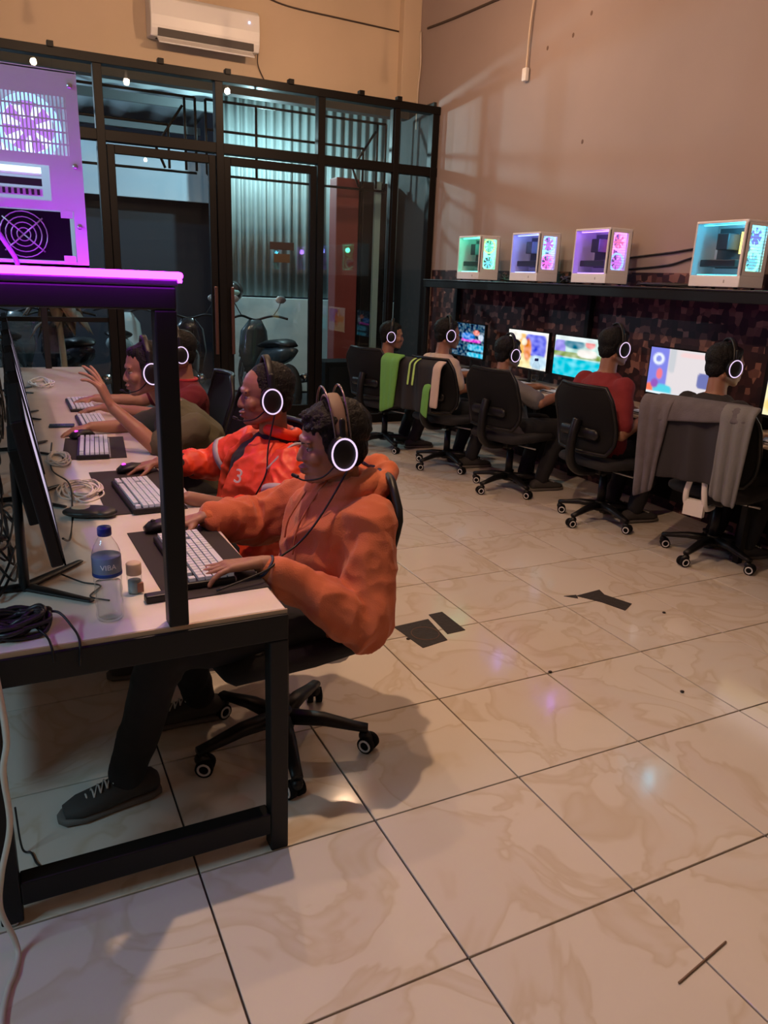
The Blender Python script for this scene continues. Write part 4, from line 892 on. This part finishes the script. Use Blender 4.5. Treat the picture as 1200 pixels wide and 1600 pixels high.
    if hk == 'full':
        g.ell(P(-.024, 0, .052), (.104, .086, .086), M, 20); g.ell(P(-.055, 0, -.005), (.055, .072, .07), M, 16)
        rs = random.Random(5)
        for k in range(26):
            yy = rs.uniform(-.068, .068); g.limb(P(.02 + rs.uniform(-.03, .01), yy, .115 - abs(yy) * .5), P(.080 + rs.uniform(-.012, .010) - abs(yy) * .35, yy * 1.05, .075 + rs.uniform(-.012, .02)), .020, .007, 8)
        for s in (-1, 1): g.ell(P(.018, s * .073, .03), (.030, .011, .045), M, 12); g.limb(P(.022, s * .074, .01), P(.026, s * .073, -.022), .012, .006, 8)
    elif hk == 'receding':
        g.ell(P(-.024, 0, .046), (.096, .081, .083), M, 20); g.ell(P(-.055, 0, -.01), (.05, .068, .06), M, 16)
        for s in (-1, 1): g.ell(P(.005, s * .071, .02), (.026, .010, .038), M, 12)
    elif hk == 'short':
        g.ell(P(-.024, 0, .046), (.099, .082, .084), M, 20); g.ell(P(-.055, 0, -.01), (.052, .070, .066), M, 16)
        g.ell(P(.03, 0, .085), (.045, .06, .028), M, 14)
        for s in (-1, 1): g.ell(P(.01, s * .072, .025), (.028, .011, .04), M, 12)
    robj('hair', g, .0045 if vx < .007 else .008, HAIR, t, smooth=1, folds=(.0035, 38, (1, 1, .6)))
    # ---- trousers, shoes
    g = G()
    for h_, k_, a_ in ((hl, kl, al), (hr, kr, ar)):
        g.limb(h_, k_, .092, .070, 14); g.limb(k_, k_.lerp(a_, .5), .070, .058, 14); g.limb(k_.lerp(a_, .5), a_, .058, .052, 14)
    g.loft([(pv - up * .07, lat2 * .17, fr * .125), (pv + up * .03, lat2 * .172, fr * .13), (pv + up * .09, lat2 * .15, fr * .12)], 20)
    robj('trousers', g, .012, S.get('pants', mat('black_trousers', (.010, .010, .012), .85)), t, smooth=3, folds=(.006, 9))
    for a_, dv in ((al, S['toe'][0]), (ar, S['toe'][1])):
        d = Vector(dv).normalized(); n_ = Vector((-d.y, d.x, 0)); z = Vector((0, 0, 1)); b = Vector((a_.x, a_.y, S.get('footz', 0.0)))
        sh = obj('shoe', G().loft([(b - d * .085 + z * .045, n_ * .022, z * .022), (b - d * .07 + z * .05, n_ * .034, z * .032), (b + z * .058, n_ * .040, z * .042), (b + d * .07 + z * .042, n_ * .044, z * .030), (b + d * .14 + z * .034, n_ * .045, z * .022), (b + d * .178 + z * .030, n_ * .026, z * .014)], 18, power=2.4), S.get('shoe', mat('grey_canvas', (.045, .042, .040), .8)), t)
        obj('sole', G().loft([(b - d * .09 + z * .0125, n_ * .020, z * .011), (b - d * .06 + z * .0125, n_ * .036, z * .012), (b + d * .05 + z * .0125, n_ * .040, z * .012), (b + d * .13 + z * .0125, n_ * .048, z * .012), (b + d * .18 + z * .0125, n_ * .036, z * .012), (b + d * .195 + z * .0125, n_ * .014, z * .010)], 18, power=3), S.get('sole', mat('grey_sole', (.12, .11, .10), .7)), sh)
        gl = G()
        for k in range(5):
            q = b + d * (.045 + .018 * k) + z * (.094 - .0085 * k); gl.tube([q - n_ * .022 - z * .006, q + z * .003, q + n_ * .022 - z * .006], .0028, 6)
            if k < 4: q2 = b + d * (.063 + .018 * k) + z * (.0860 - .0085 * k); gl.tube([q - n_ * .022 - z * .005, q2 + n_ * .022 - z * .004], .0022, 5)
        obj('laces', gl, mat('lace_white', (.6, .6, .58), .7), sh)
    # ---- top garment
    S['garment'](t, S, dict(pv=pv, nk=nk, lat=lat, up=up, fr=fr, sl=sl, sr=sr, el=el, er=er, wl=wl, wr=wr_, H=H, M=M, torso=torso, lat2=lat2))
    OFF = Vector((0, 0, 0))
    headset(H, M, S['hs'], vx < .007, S.get('wires', False), S.get('cablepts'))
    return t
def headset(H, M, lab, fine, wires, cablepts=None):
    global OFF; OFF = Vector(H); t = thing('headset', lab, 'headset', tuple(H)); P = lambda x, y, z: H + M @ Vector((x, y, z)); s2 = 1
    def arc(x, ry, rz, n=22, a0=0.0, z0=.0, xb=0): return [P(x + xb * math.sin(PI * (a0 + (1 - 2 * a0) * i / n)), ry * math.cos(PI * (a0 + (1 - 2 * a0) * i / n)), z0 + rz * math.sin(PI * (a0 + (1 - 2 * a0) * i / n))) for i in range(n + 1)]
    top = .175 if wires else .155
    if wires:
        obj('headband_wire', G().tube(arc(-.030, .097, top, xb=-.004), .0032, 8), mat('band_metal', (.20, .17, .17), .25, .8), t); obj('headband_wire', G().tube(arc(.012, .097, top, xb=.004), .0032, 8), MATS['band_metal'], t)
        g = G(); A = arc(-.009, .094, .143, a0=.08, z0=.005)
        secs = []
        for i, q in enumerate(A):
            d = (A[min(i + 1, len(A) - 1)] - A[max(i - 1, 0)]).normalized(); f = M.col[0].to_3d() if hasattr(M.col[0], 'to_3d') else Vector(M.col[0]); n_ = d.cross(f).normalized(); secs.append((q, f * (.017 + .004 * math.sin(PI * i / (len(A) - 1))), n_ * .005))
        obj('strap', g.loft(secs, 12, power=3), mat('brown_strap', (.16, .10, .075), .6), t)
    else:
        g = G(); A = arc(-.008, .096, .150)
        secs = []
        for i, q in enumerate(A):
            d = (A[min(i + 1, len(A) - 1)] - A[max(i - 1, 0)]).normalized(); f = Vector(M.col[0]); n_ = d.cross(f).normalized(); secs.append((q, f * .014, n_ * .007))
        obj('headband', g.loft(secs, 10, power=3), BLKP, t)
    for s in (-1, 1):
        ax = M @ Vector((.10 * s * 0, s, 0)); c = P(-.004, s * .094, -.004); f = Vector(M.col[0]); u_ = Vector(M.col[2]); yv = Vector(M.col[1]) * s
        cup = obj('ear_cup', G().loft([(c - yv * .016, f * .034, u_ * .042), (c - yv * .012, f * .042, u_ * .050), (c + yv * .010, f * .043, u_ * .052), (c + yv * .020, f * .036, u_ * .045), (c + yv * .021, f * .012, u_ * .015)], 26), BLKP, t)
        n = 30; obj('light_ring', G().tube([c + yv * .0205 + f * .0365 * math.cos(2 * PI * i / n) + u_ * .0455 * math.sin(2 * PI * i / n) for i in range(n)], .0027, 8, True), RING, cup)
        obj('yoke', G().limb(P(-.008, s * .098, .088), P(-.006, s * .105, .040), .010, .008, 10, .6, yv), BLKP, t)
    if fine:
        obj('microphone', G().tube(catmull([P(.02, .100, -.035), P(.06, .090, -.068), P(.105, .060, -.078), P(.122, .030, -.072)]), .0026, 8).limb(P(.120, .034, -.072), P(.128, .016, -.070), .006, .006, 8), BLKP, t)
    if cablepts: obj('cord', G().tube(catmull([P(-.01, .108, -.055)] + [Vector(p) for p in cablepts], 6), .0030, 6), BLKP, t)
    OFF = Vector((0, 0, 0))
def ribs(name, p0, p1, r0, r1, m, par, n=24):
    return obj(name, G().limb(p0, p1, r0, r1, n), m, par)
# ---- garments
HOOD = mat('orange_sweat_fabric', (.54, .130, .046), .85, bump=(260, .25), sheen=.2)
def hoodie(t, S, J):
    g = G(); J['torso'](g, .024, 1.0, -.055, flare=.012); up, fr, lat, nk = J['up'], J['fr'], J['lat'], J['nk']
    for s_, e_, w_ in ((J['sl'], J['el'], J['wl']), (J['sr'], J['er'], J['wr'])):
        c = e_.lerp(w_, .82); g.ell(s_, (.083, .083, .080)); g.limb(s_, e_, .080, .078, 16); g.limb(e_, e_.lerp(w_, .45), .078, .070, 16); g.limb(e_.lerp(w_, .4), c, .070, .046, 16)
        g.ell(e_ - Vector((0, 0, .018)), (.075, .07, .06))
    # hood: thick rolled collar round the neck and a bag hanging behind
    A = []
    for i in range(13):
        a = -PI * .86 + i * PI * 1.72 / 12; A.append(nk + (-fr) * (.078 * math.cos(a) + .0) + lat * (.094 * math.sin(a)) + up * (.030 + .045 * math.cos(a)))
    for a, b in zip(A[:-1], A[1:]): g.limb(a, b, .030, .030, 10)
    B = []
    for i in range(9):
        a = -PI * .5 + i * PI / 8; B.append(nk - fr * (.045 + .072 * math.cos(a)) + lat * (.104 * math.sin(a)) + up * (.02 + .075 * math.cos(a)))
    for a, b in zip(B[:-1], B[1:]): g.limb(a, b, .026, .026, 10)
    g.ell(nk - fr * .085 - up * .015, (.060, .105, .080)); g.ell(nk - fr * .070 - up * .075, (.06, .11, .05))
    A3 = np.array([list(fr), list(lat), list(up)])
    br = [(list(nk - fr * .080 + up * .095), (.030, .060, .04), A3, list(up * -.050))]
    robj('hoodie', g, .0055, HOOD, t, smooth=4, folds=(.015, 9.5, (1, 1, .75)), brushes=br)
    for e_, w_ in ((J['el'], J['wl']), (J['er'], J['wr'])): ribs('cuff', e_.lerp(w_, .80), e_.lerp(w_, .93), .040, .034, mat('orange_rib', (.56, .145, .045), .9, bump=(120, .4)), t)
    obj('drawstring', G().tube(catmull([nk + fr * .075 + lat * .03 + up * .04, nk + fr * .115 + lat * .035 - up * .03, nk + fr * .150 + lat * .04 - up * .12, nk + fr * .152 + lat * .045 - up * .20]), .0028, 6), mat('rust_cord', (.42, .12, .05), .8), t)
    obj('drawstring', G().tube(catmull([nk + fr * .075 - lat * .03 + up * .04, nk + fr * .115 - lat * .03 - up * .03, nk + fr * .150 - lat * .03 - up * .11, nk + fr * .152 - lat * .03 - up * .17]), .0028, 6), MATS['rust_cord'], t)
    pv = J['pv']; obj('hem_band', G().loft([(pv - up * .085, J['lat2'] * .178, fr * .135), (pv - up * .035, J['lat2'] * .196, fr * .150)], 28), MATS['orange_rib'], t)
    obj('wristband', G().ring(J['wl'] - (J['wl'] - J['el']).normalized() * .012, J['wl'] - J['el'], .030, .0045, 20, 6), mat('blue_black_band', (.015, .02, .05), .5), t)
    # white shirt hem showing below
    obj('undershirt_hem', G().loft([(pv - up * .115 + fr * .02, J['lat2'] * .165, fr * .125), (pv - up * .08 + fr * .01, J['lat2'] * .175, fr * .13)], 24), mat('grey_white_cotton', (.45, .42, .40), .9), t)
JK = mat('orange_red_nylon', (.78, .062, .016), .5, bump=(60, .15), vary=(2.2, .12))
def jacket(t, S, J):
    g = G(); up, fr, lat, nk, pv = J['up'], J['fr'], J['lat'], J['nk'], J['pv']; J['torso'](g, .012, 1.05, -.07)
    robj('shirt', g, .008, mat('dark_grey_shirt', (.020, .018, .020), .8), t, smooth=2, folds=(.003, 12))
    g = G(); KF = (-.14, .05, .25, .45, .62, .78, .90, .97); RA = (.215, .212, .206, .205, .208, .192, .135, .092); RB = (.165, .165, .163, .160, .155, .135, .105, .085)
    GL = (.10, .12, .14, .16, .20, .26, .36, .48); GR = (.95, .92, .88, .82, .74, .62, .55, .55)
    def shell(u, v):
        q = v * 7; k = min(6, int(q)); w_ = q - k; mx = lambda T: T[k] * (1 - w_) + T[k + 1] * w_
        a = mx(GL) + (2 * PI - mx(GL) - mx(GR)) * u; c = pv.lerp(nk, mx(KF)); return c + fr * mx(RB) * math.cos(a) + lat * mx(RA) * math.sin(a)
    g.sheet(shell, 40, 28, .026)
    for a in (0, 1): g.tube([shell(a, i / 20) for i in range(21)], .017, 8)
    for s_, e_, w_ in ((J['sl'], J['el'], J['wl']), (J['sr'], J['er'], J['wr'])):
        c = e_.lerp(w_, S.get('slv', .60)); g.ell(s_, (.085, .085, .075)); g.limb(s_, e_, .080, .073, 16); g.limb(e_, c, .073, .056, 16)
    for i in range(12):
        a = .62 + (2 * PI - 1.24) * i / 12; b = .62 + (2 * PI - 1.24) * (i + 1) / 12; Q = lambda a: nk + fr * .078 * math.cos(a) + lat * .082 * math.sin(a) + up * .035; g.limb(Q(a), Q(b), .020, .020, 8)
    robj('jacket', g, .0062, JK, t, smooth=3, folds=(.010, 12))
    for e_, w_ in ((J['el'], J['wl']), (J['er'], J['wr'])): ribs('cuff', e_.lerp(w_, S.get('slv', .6) - .02), e_.lerp(w_, S.get('slv', .6) + .17), .052, .040, mat('black_rib', (.012, .013, .013), .9), t)
    STR = mat('reflective_grey', (.42, .40, .42), .4)
    def band(p, q, f0, r, wd, nm='reflective_stripe'):
        c = p.lerp(q, f0); d = (q - p).normalized(); _, u, w_ = frame_of(d); obj(nm, G().loft([(c - d * wd, u * r, w_ * r), (c + d * wd, u * r, w_ * r)], 28), STR, t)
    band(J['sl'], J['el'], .55, .094, .013); band(J['sr'], J['er'], .62, .0865, .012)
    A = [nk - lat * .0 - fr * .09 + up * .0, nk + lat * .10 - fr * .055 - up * .015, J['sl'] + up * .082 - fr * .03, J['sl'] + up * .075 + fr * .035 + lat * .02, J['sl'] + fr * .095 - up * .03 - lat * .01]
    obj('shoulder_piping', G().tube(catmull(A, 6), .006, 6), STR, t)
    L = nk.lerp(pv, .36) + fr * .152 + lat * .118
    R = Matrix((lat * -1, up, (fr + lat * .35).normalized())).transposed().to_4x4()
    o = textobj('chest_print', '3', .075, mat('print_pale', (.75, .62, .60), .6), t, (0, 0, 0), (0, 0, 0), .002); R3 = (fr * 1.0 + lat * 1.0).normalized(); X3 = up.cross(R3).normalized(); o.matrix_local = Matrix.Translation(L - OFF + R3 * .03) @ Matrix((X3, R3.cross(X3), R3)).transposed().to_4x4()
    obj('zip', G().tube([shell(0, .05), shell(0, .3), shell(0, .6), shell(0, .85), shell(0, 1)], .0035, 6), SILV, t)
def tee(col, name, e=.012, sl=.62, folds=.005):
    m = mat(name, col, .9, bump=(200, .2))
    def f(t, S, J):
        g = G(); J['torso'](g, e, 1.0 * S.get('bulk', 1), -.07)
        for s_, e_, w_ in ((J['sl'], J['el'], J['wl']), (J['sr'], J['er'], J['wr'])):
            g.ell(s_, (.070, .070, .066)); g.limb(s_, s_.lerp(e_, sl), .068, .064, 16)
        g2 = .0075 if S.get('vox', .006) < .008 else .011
        robj('shirt', g, g2, m, t, smooth=3, folds=(folds, 11))
        if S.get('stripe'):
            nk, lat, fr, up = J['nk'], J['lat'], J['fr'], J['up']
            obj('collar', G().tube([nk - fr * (.068 * math.cos(a)) + lat * .072 * math.sin(a) + up * .012 for a in [i * 2 * PI / 20 for i in range(20)]], .009, 8, True), mat('red_collar', (.45, .03, .04), .8), t)
    return f
DN = (0, 0, 1)
LEFT = (-1, 0, 0)
# --- player in the orange hoodie (nearest)
person('person in an orange hoodie leaning over the nearest keyboard at the left desk', dict(vox=.0042, smooth=2, pelvis=(.50, .95, .47), neck=(.575, .955, .85), head=(.522, .93, 1.003), face=(-1, .10, -.10), up=(-.10, 0, 1),
    sh=((.585, .79, .79), (.565, 1.13, .79)), el=((.53, .685, .53), (.40, 1.25, .68)), wr=((.247, .735, .732), (.19, 1.165, .740)),
    hand=[((-1, .02, .02), (0, .15, 1), (0, 1, 0), dict(curl=(.16, .20, .22, .28), tcurl=.3, s=1.05)), ((-1, .02, -.18), (0, 0, 1), (0, -1, 0), dict(curl=(.4, .45, .45, .5)))],
    knee=((-.01, .80, .50), (.08, 1.12, .47)), ankle=((-.12, .86, .10), (.16, 1.20, .10)), toe=((-1, -.12, 0), (-1, .1, 0)), hiplat=(.1, -1, 0), hair='full', garment=hoodie,
    hs='headset with twin wire band and glowing ring on the orange hoodie player', wires=True,
    cablepts=[(.46, .80, .86), (.40, .775, .80), (.355, .77, .76), (.30, .74, .745), (.24, .68, .735), (.10, .65, .71)]))
# --- player in the orange red jacket
person('person in an open orange red jacket over a dark shirt at the left desk', dict(vox=.0048, smooth=2, skin=SKIN2, bulk=1.06, pelvis=(.50, 1.70, .46), neck=(.60, 1.695, .865), head=(.555, 1.675, 1.035), face=(-1, .12, -.05),
    sh=((.605, 1.50, .80), (.575, 1.88, .80)), el=((.52, 1.40, .62), (.42, 2.02, .70)), wr=((.20, 1.43, .730), (.19, 1.95, .735)),
    hand=[((-1, .05, -.12), (0, .1, 1), (0, 1, 0), dict(curl=(.25, .28, .3, .36))), ((-1, .0, -.15), (0, 0, 1), (0, -1, 0), dict(curl=(.35, .4, .4, .45)))],
    knee=((.05, 1.58, .47), (.06, 1.84, .47)), ankle=((.10, 1.6, .10), (.10, 1.85, .10)), toe=((-1, 0, 0), (-1, .1, 0)), hair='receding', garment=jacket, slv=.42, hs='headset with a glowing ring on the person in the orange red jacket', wires=False,
    cablepts=[(.52, 1.54, .86), (.50, 1.50, .78), (.46, 1.50, .70)]))
# --- player in the olive shirt, hand raised
person('person in an olive T-shirt with a raised hand at the left desk', dict(vox=.0055, skin=SKIN, pelvis=(.56, 2.56, .46), neck=(.355, 2.50, .865), head=(.245, 2.45, 1.045), face=(-1, .0, -.12), belly=-.03,
    sh=((.42, 2.31, .80), (.41, 2.68, .80)), el=((.235, 2.26, .735), (.25, 2.82, .72)), wr=((.075, 2.34, .90), (.02, 2.76, .74)),
    hand=[((-.35, .15, .93), (.8, -.3, .35), (-.6, .75, 0), dict(curl=(.12, .2, .3, .35), spread=.22, s=1.1)), ((-1, .02, -.15), (0, 0, 1), (0, -1, 0))],
    knee=((.10, 2.40, .47), (.10, 2.65, .47)), ankle=((.12, 2.4, .10), (.12, 2.68, .10)), toe=((-1, 0, 0), (-1, .1, 0)), hair='short', garment=tee((.085, .078, .045), 'olive_cotton', .016, .85), hs='headset with a glowing ring on the olive T-shirt player, half behind the shelf post'))
# --- fourth player on the left
person('person with a red collar and dark shirt behind the olive T-shirt player', dict(vox=.008, skin=SKIN, pelvis=(.60, 3.38, .46), neck=(.60, 3.36, .87), head=(.555, 3.34, 1.035), face=(-1, .0, -.08), eyes=False, stripe=True,
    sh=((.61, 3.17, .81), (.60, 3.54, .81)), el=((.40, 3.12, .72), (.40, 3.62, .72)), wr=((.14, 3.28, .745), (.13, 3.62, .745)),
    hand=[((-1, .10, -.12), (0, 0, 1), (0, 1, 0)), ((-1, .0, -.12), (0, 0, 1), (0, -1, 0))],
    knee=((.15, 3.25, .47), (.15, 3.5, .47)), ankle=((.15, 3.25, .10), (.15, 3.5, .10)), toe=((-1, 0, 0), (-1, 0, 0)), hair='short', garment=tee((.14, .012, .02), 'dark_maroon_cotton'), hs='headset with a glowing ring on the player behind the olive T-shirt'))
# --- right row, seen from behind
def rightp(x, y, hx, hy, hz, lab, garment, hs, yaw=0.0, el=None, lean=0.0, skin=SKIN2, **kw):
    nz_ = hz - .165; f = Vector((math.cos(yaw), math.sin(yaw), -.08)); nk = (hx - .045, hy, nz_)
    S = dict(vox=.0085, smooth=2, skin=skin, eyes=False, pelvis=(x, y, .47), neck=nk, head=(hx, hy, hz), face=tuple(f), sh=((nk[0] - .01, nk[1] + .175, nz_ - .065), (nk[0] - .01, nk[1] - .175, nz_ - .065)),
        el=(el or ((nk[0] + .02, nk[1] + .26, .70), (nk[0] + .02, nk[1] - .26, .66))), wr=((3.33, y + .14, .745), (3.33, y - .16, .745)),
        hand=[((1, -.1, -.1), (0, 0, 1), (0, -1, 0)), ((1, .1, -.1), (0, 0, 1), (0, 1, 0))], knee=((x + .38, y + .12, .47), (x + .38, y - .12, .47)), ankle=((x + .26, y + .12, .10), (x + .24, y - .12, .10)), toe=((1, .1, 0), (1, -.1, 0)), hair='short', garment=garment, hs=hs)
    S.update(kw); person(lab, S)
rightp(2.76, 5.04, 2.82, 5.10, 1.00, 'person farthest away on the right beside the glass, head against the dark corner', tee((.02, .018, .02), 'black_cotton'), 'headset with a small glowing ring on the farthest right player', yaw=-.5)
rightp(2.86, 4.22, 2.92, 4.30, 1.075, 'person in a cream shirt sitting before the papered post, jacket behind', tee((.50, .40, .33), 'cream_cotton', .02, .8), 'headset with a pink white ring on the cream shirt player', yaw=-.25)
rightp(2.98, 3.42, 3.08, 3.66, .985, 'person in a grey T-shirt slouching in front of the orange game screen', tee((.12, .115, .13), 'slate_cotton', .02, .85), 'headset with a dim ring on the grey T-shirt player', yaw=-.1, el=((3.05, 3.86, .70), (3.08, 3.22, .68)))
rightp(3.09, 2.56, 3.15, 2.62, 1.125, 'person in a dark red T-shirt with short black hair', tee((.20, .016, .022), 'crimson_cotton', .018, .8), 'headset with a violet ring on the red T-shirt player', yaw=-.15, el=((3.02, 2.84, .70), (3.0, 2.31, .63)))
rightp(3.20, 1.78, 3.26, 1.86, 1.095, 'person in a black shirt sitting on the chair with the grey hoodie', tee((.018, .016, .018), 'black_cotton', .018, .8), 'headset with a blue white ring on the nearest right player', yaw=-.35)
# ---- clothes hung over chairs
def drape(name, lab, cat, cx, cy, pieces, rz=.3):
    global OFF; OFF = Vector((cx, cy, 0)); t = thing(name, lab, cat, (cx, cy, 0))
    for nm, fn, nu, nv, m, th in pieces:
        o = obj(nm, G().sheet(fn, nu, nv, th), m, t); s_ = o.modifiers.new('s', 'SUBSURF'); s_.levels = 1; s_.render_levels = 1
    t.rotation_euler.z = rz; OFF = Vector((0, 0, 0)); return t
GH = mat('grey_marl_fleece', (.115, .105, .120), .95, bump=(160, .3), vary=(12, .18)); GHD = mat('dark_shirt_lining', (.03, .028, .034), .9)
def hang(cx, cy, y0, y1, ztop, zb0, zb1, xo, w0=1.0, amp=.015, seed=0, narrow=0):
    def fn(u, v):
        y = y0 + (y1 - y0) * u; ym = (y0 + y1) / 2; y = ym + (y - ym) * (1 - narrow * v); zb = zb0 + (zb1 - zb0) * u
        fold = amp * math.sin(u * 17 + seed + v * 1.5) * (.3 + v) + .006 * noise.noise(Vector((u * 6, v * 5, seed)))
        if v < .15: a = v / .15; x = xo + .06 * (1 - a); z = ztop - .025 * a * a + .02 * (1 - a) * 0
        else: a = (v - .15) / .85; x = xo - .012 - .02 * a; z = ztop - .025 - (ztop - .025 - zb) * a
        return (cx + x + fold, y, z)
    return fn
drape('grey_hoodie', 'grey marl hoodie draped over the nearest right chair, sleeves hanging down', 'hoodie', 3.28, 1.76,
      [('back_panel', hang(3.28, 1.76, 1.60, 2.00, .925, .52, .50, -.36, seed=1), 18, 12, GHD, .010),
       ('shoulder_cape', hang(3.28, 1.76, 1.54, 2.06, .945, .86, .80, -.375, seed=2, amp=.006), 18, 5, GH, .016),
       ('left_sleeve', hang(3.28, 1.76, 1.93, 2.13, .930, .42, .36, -.39, seed=3, narrow=.45), 10, 12, GH, .022),
       ('right_sleeve', hang(3.28, 1.76, 1.50, 1.68, .935, .42, .46, -.39, seed=4, narrow=.25), 10, 12, mat('grey_fleece_pale', (.17, .17, .175), .95, bump=(160, .3)), .022)])
JG = mat('green_sleeve', (.13, .36, .07), .7, bump=(100, .2)); JB = mat('black_jersey', (.014, .014, .016), .8); JY = mat('lime_stripe', (.42, .68, .16), .6)
drape('sports_jacket', 'black sports jacket with green sleeve and lime stripes draped over a right chair', 'jacket', 2.90, 4.2,
      [('back_panel', hang(2.90, 4.2, 4.03, 4.47, .90, .50, .50, -.35, seed=5), 16, 12, JB, .010),
       ('green_sleeve', hang(2.90, 4.2, 4.38, 4.60, .91, .50, .44, -.385, seed=6, narrow=.35, amp=.008), 8, 12, JG, .024),
       ('green_panel', hang(2.90, 4.2, 4.05, 4.12, .74, .46, .50, -.375, seed=7, amp=.004), 4, 8, JG, .012),
       ('lime_stripe', hang(2.90, 4.2, 4.255, 4.275, .905, .70, .70, -.382, seed=5, amp=.002), 2, 10, JY, .006),
       ('lime_stripe', hang(2.90, 4.2, 4.205, 4.225, .905, .70, .70, -.382, seed=5, amp=.002), 2, 10, JY, .006),
       ('cream_shoulder', hang(2.90, 4.2, 3.96, 4.04, .90, .55, .55, -.36, seed=8, amp=.006), 5, 10, mat('cream_panel', (.55, .44, .37), .8), .018)])
for o in sc.objects:
    if o.type == 'MESH' and o.get('kind') == 'structure' and not o.get('category'): pass
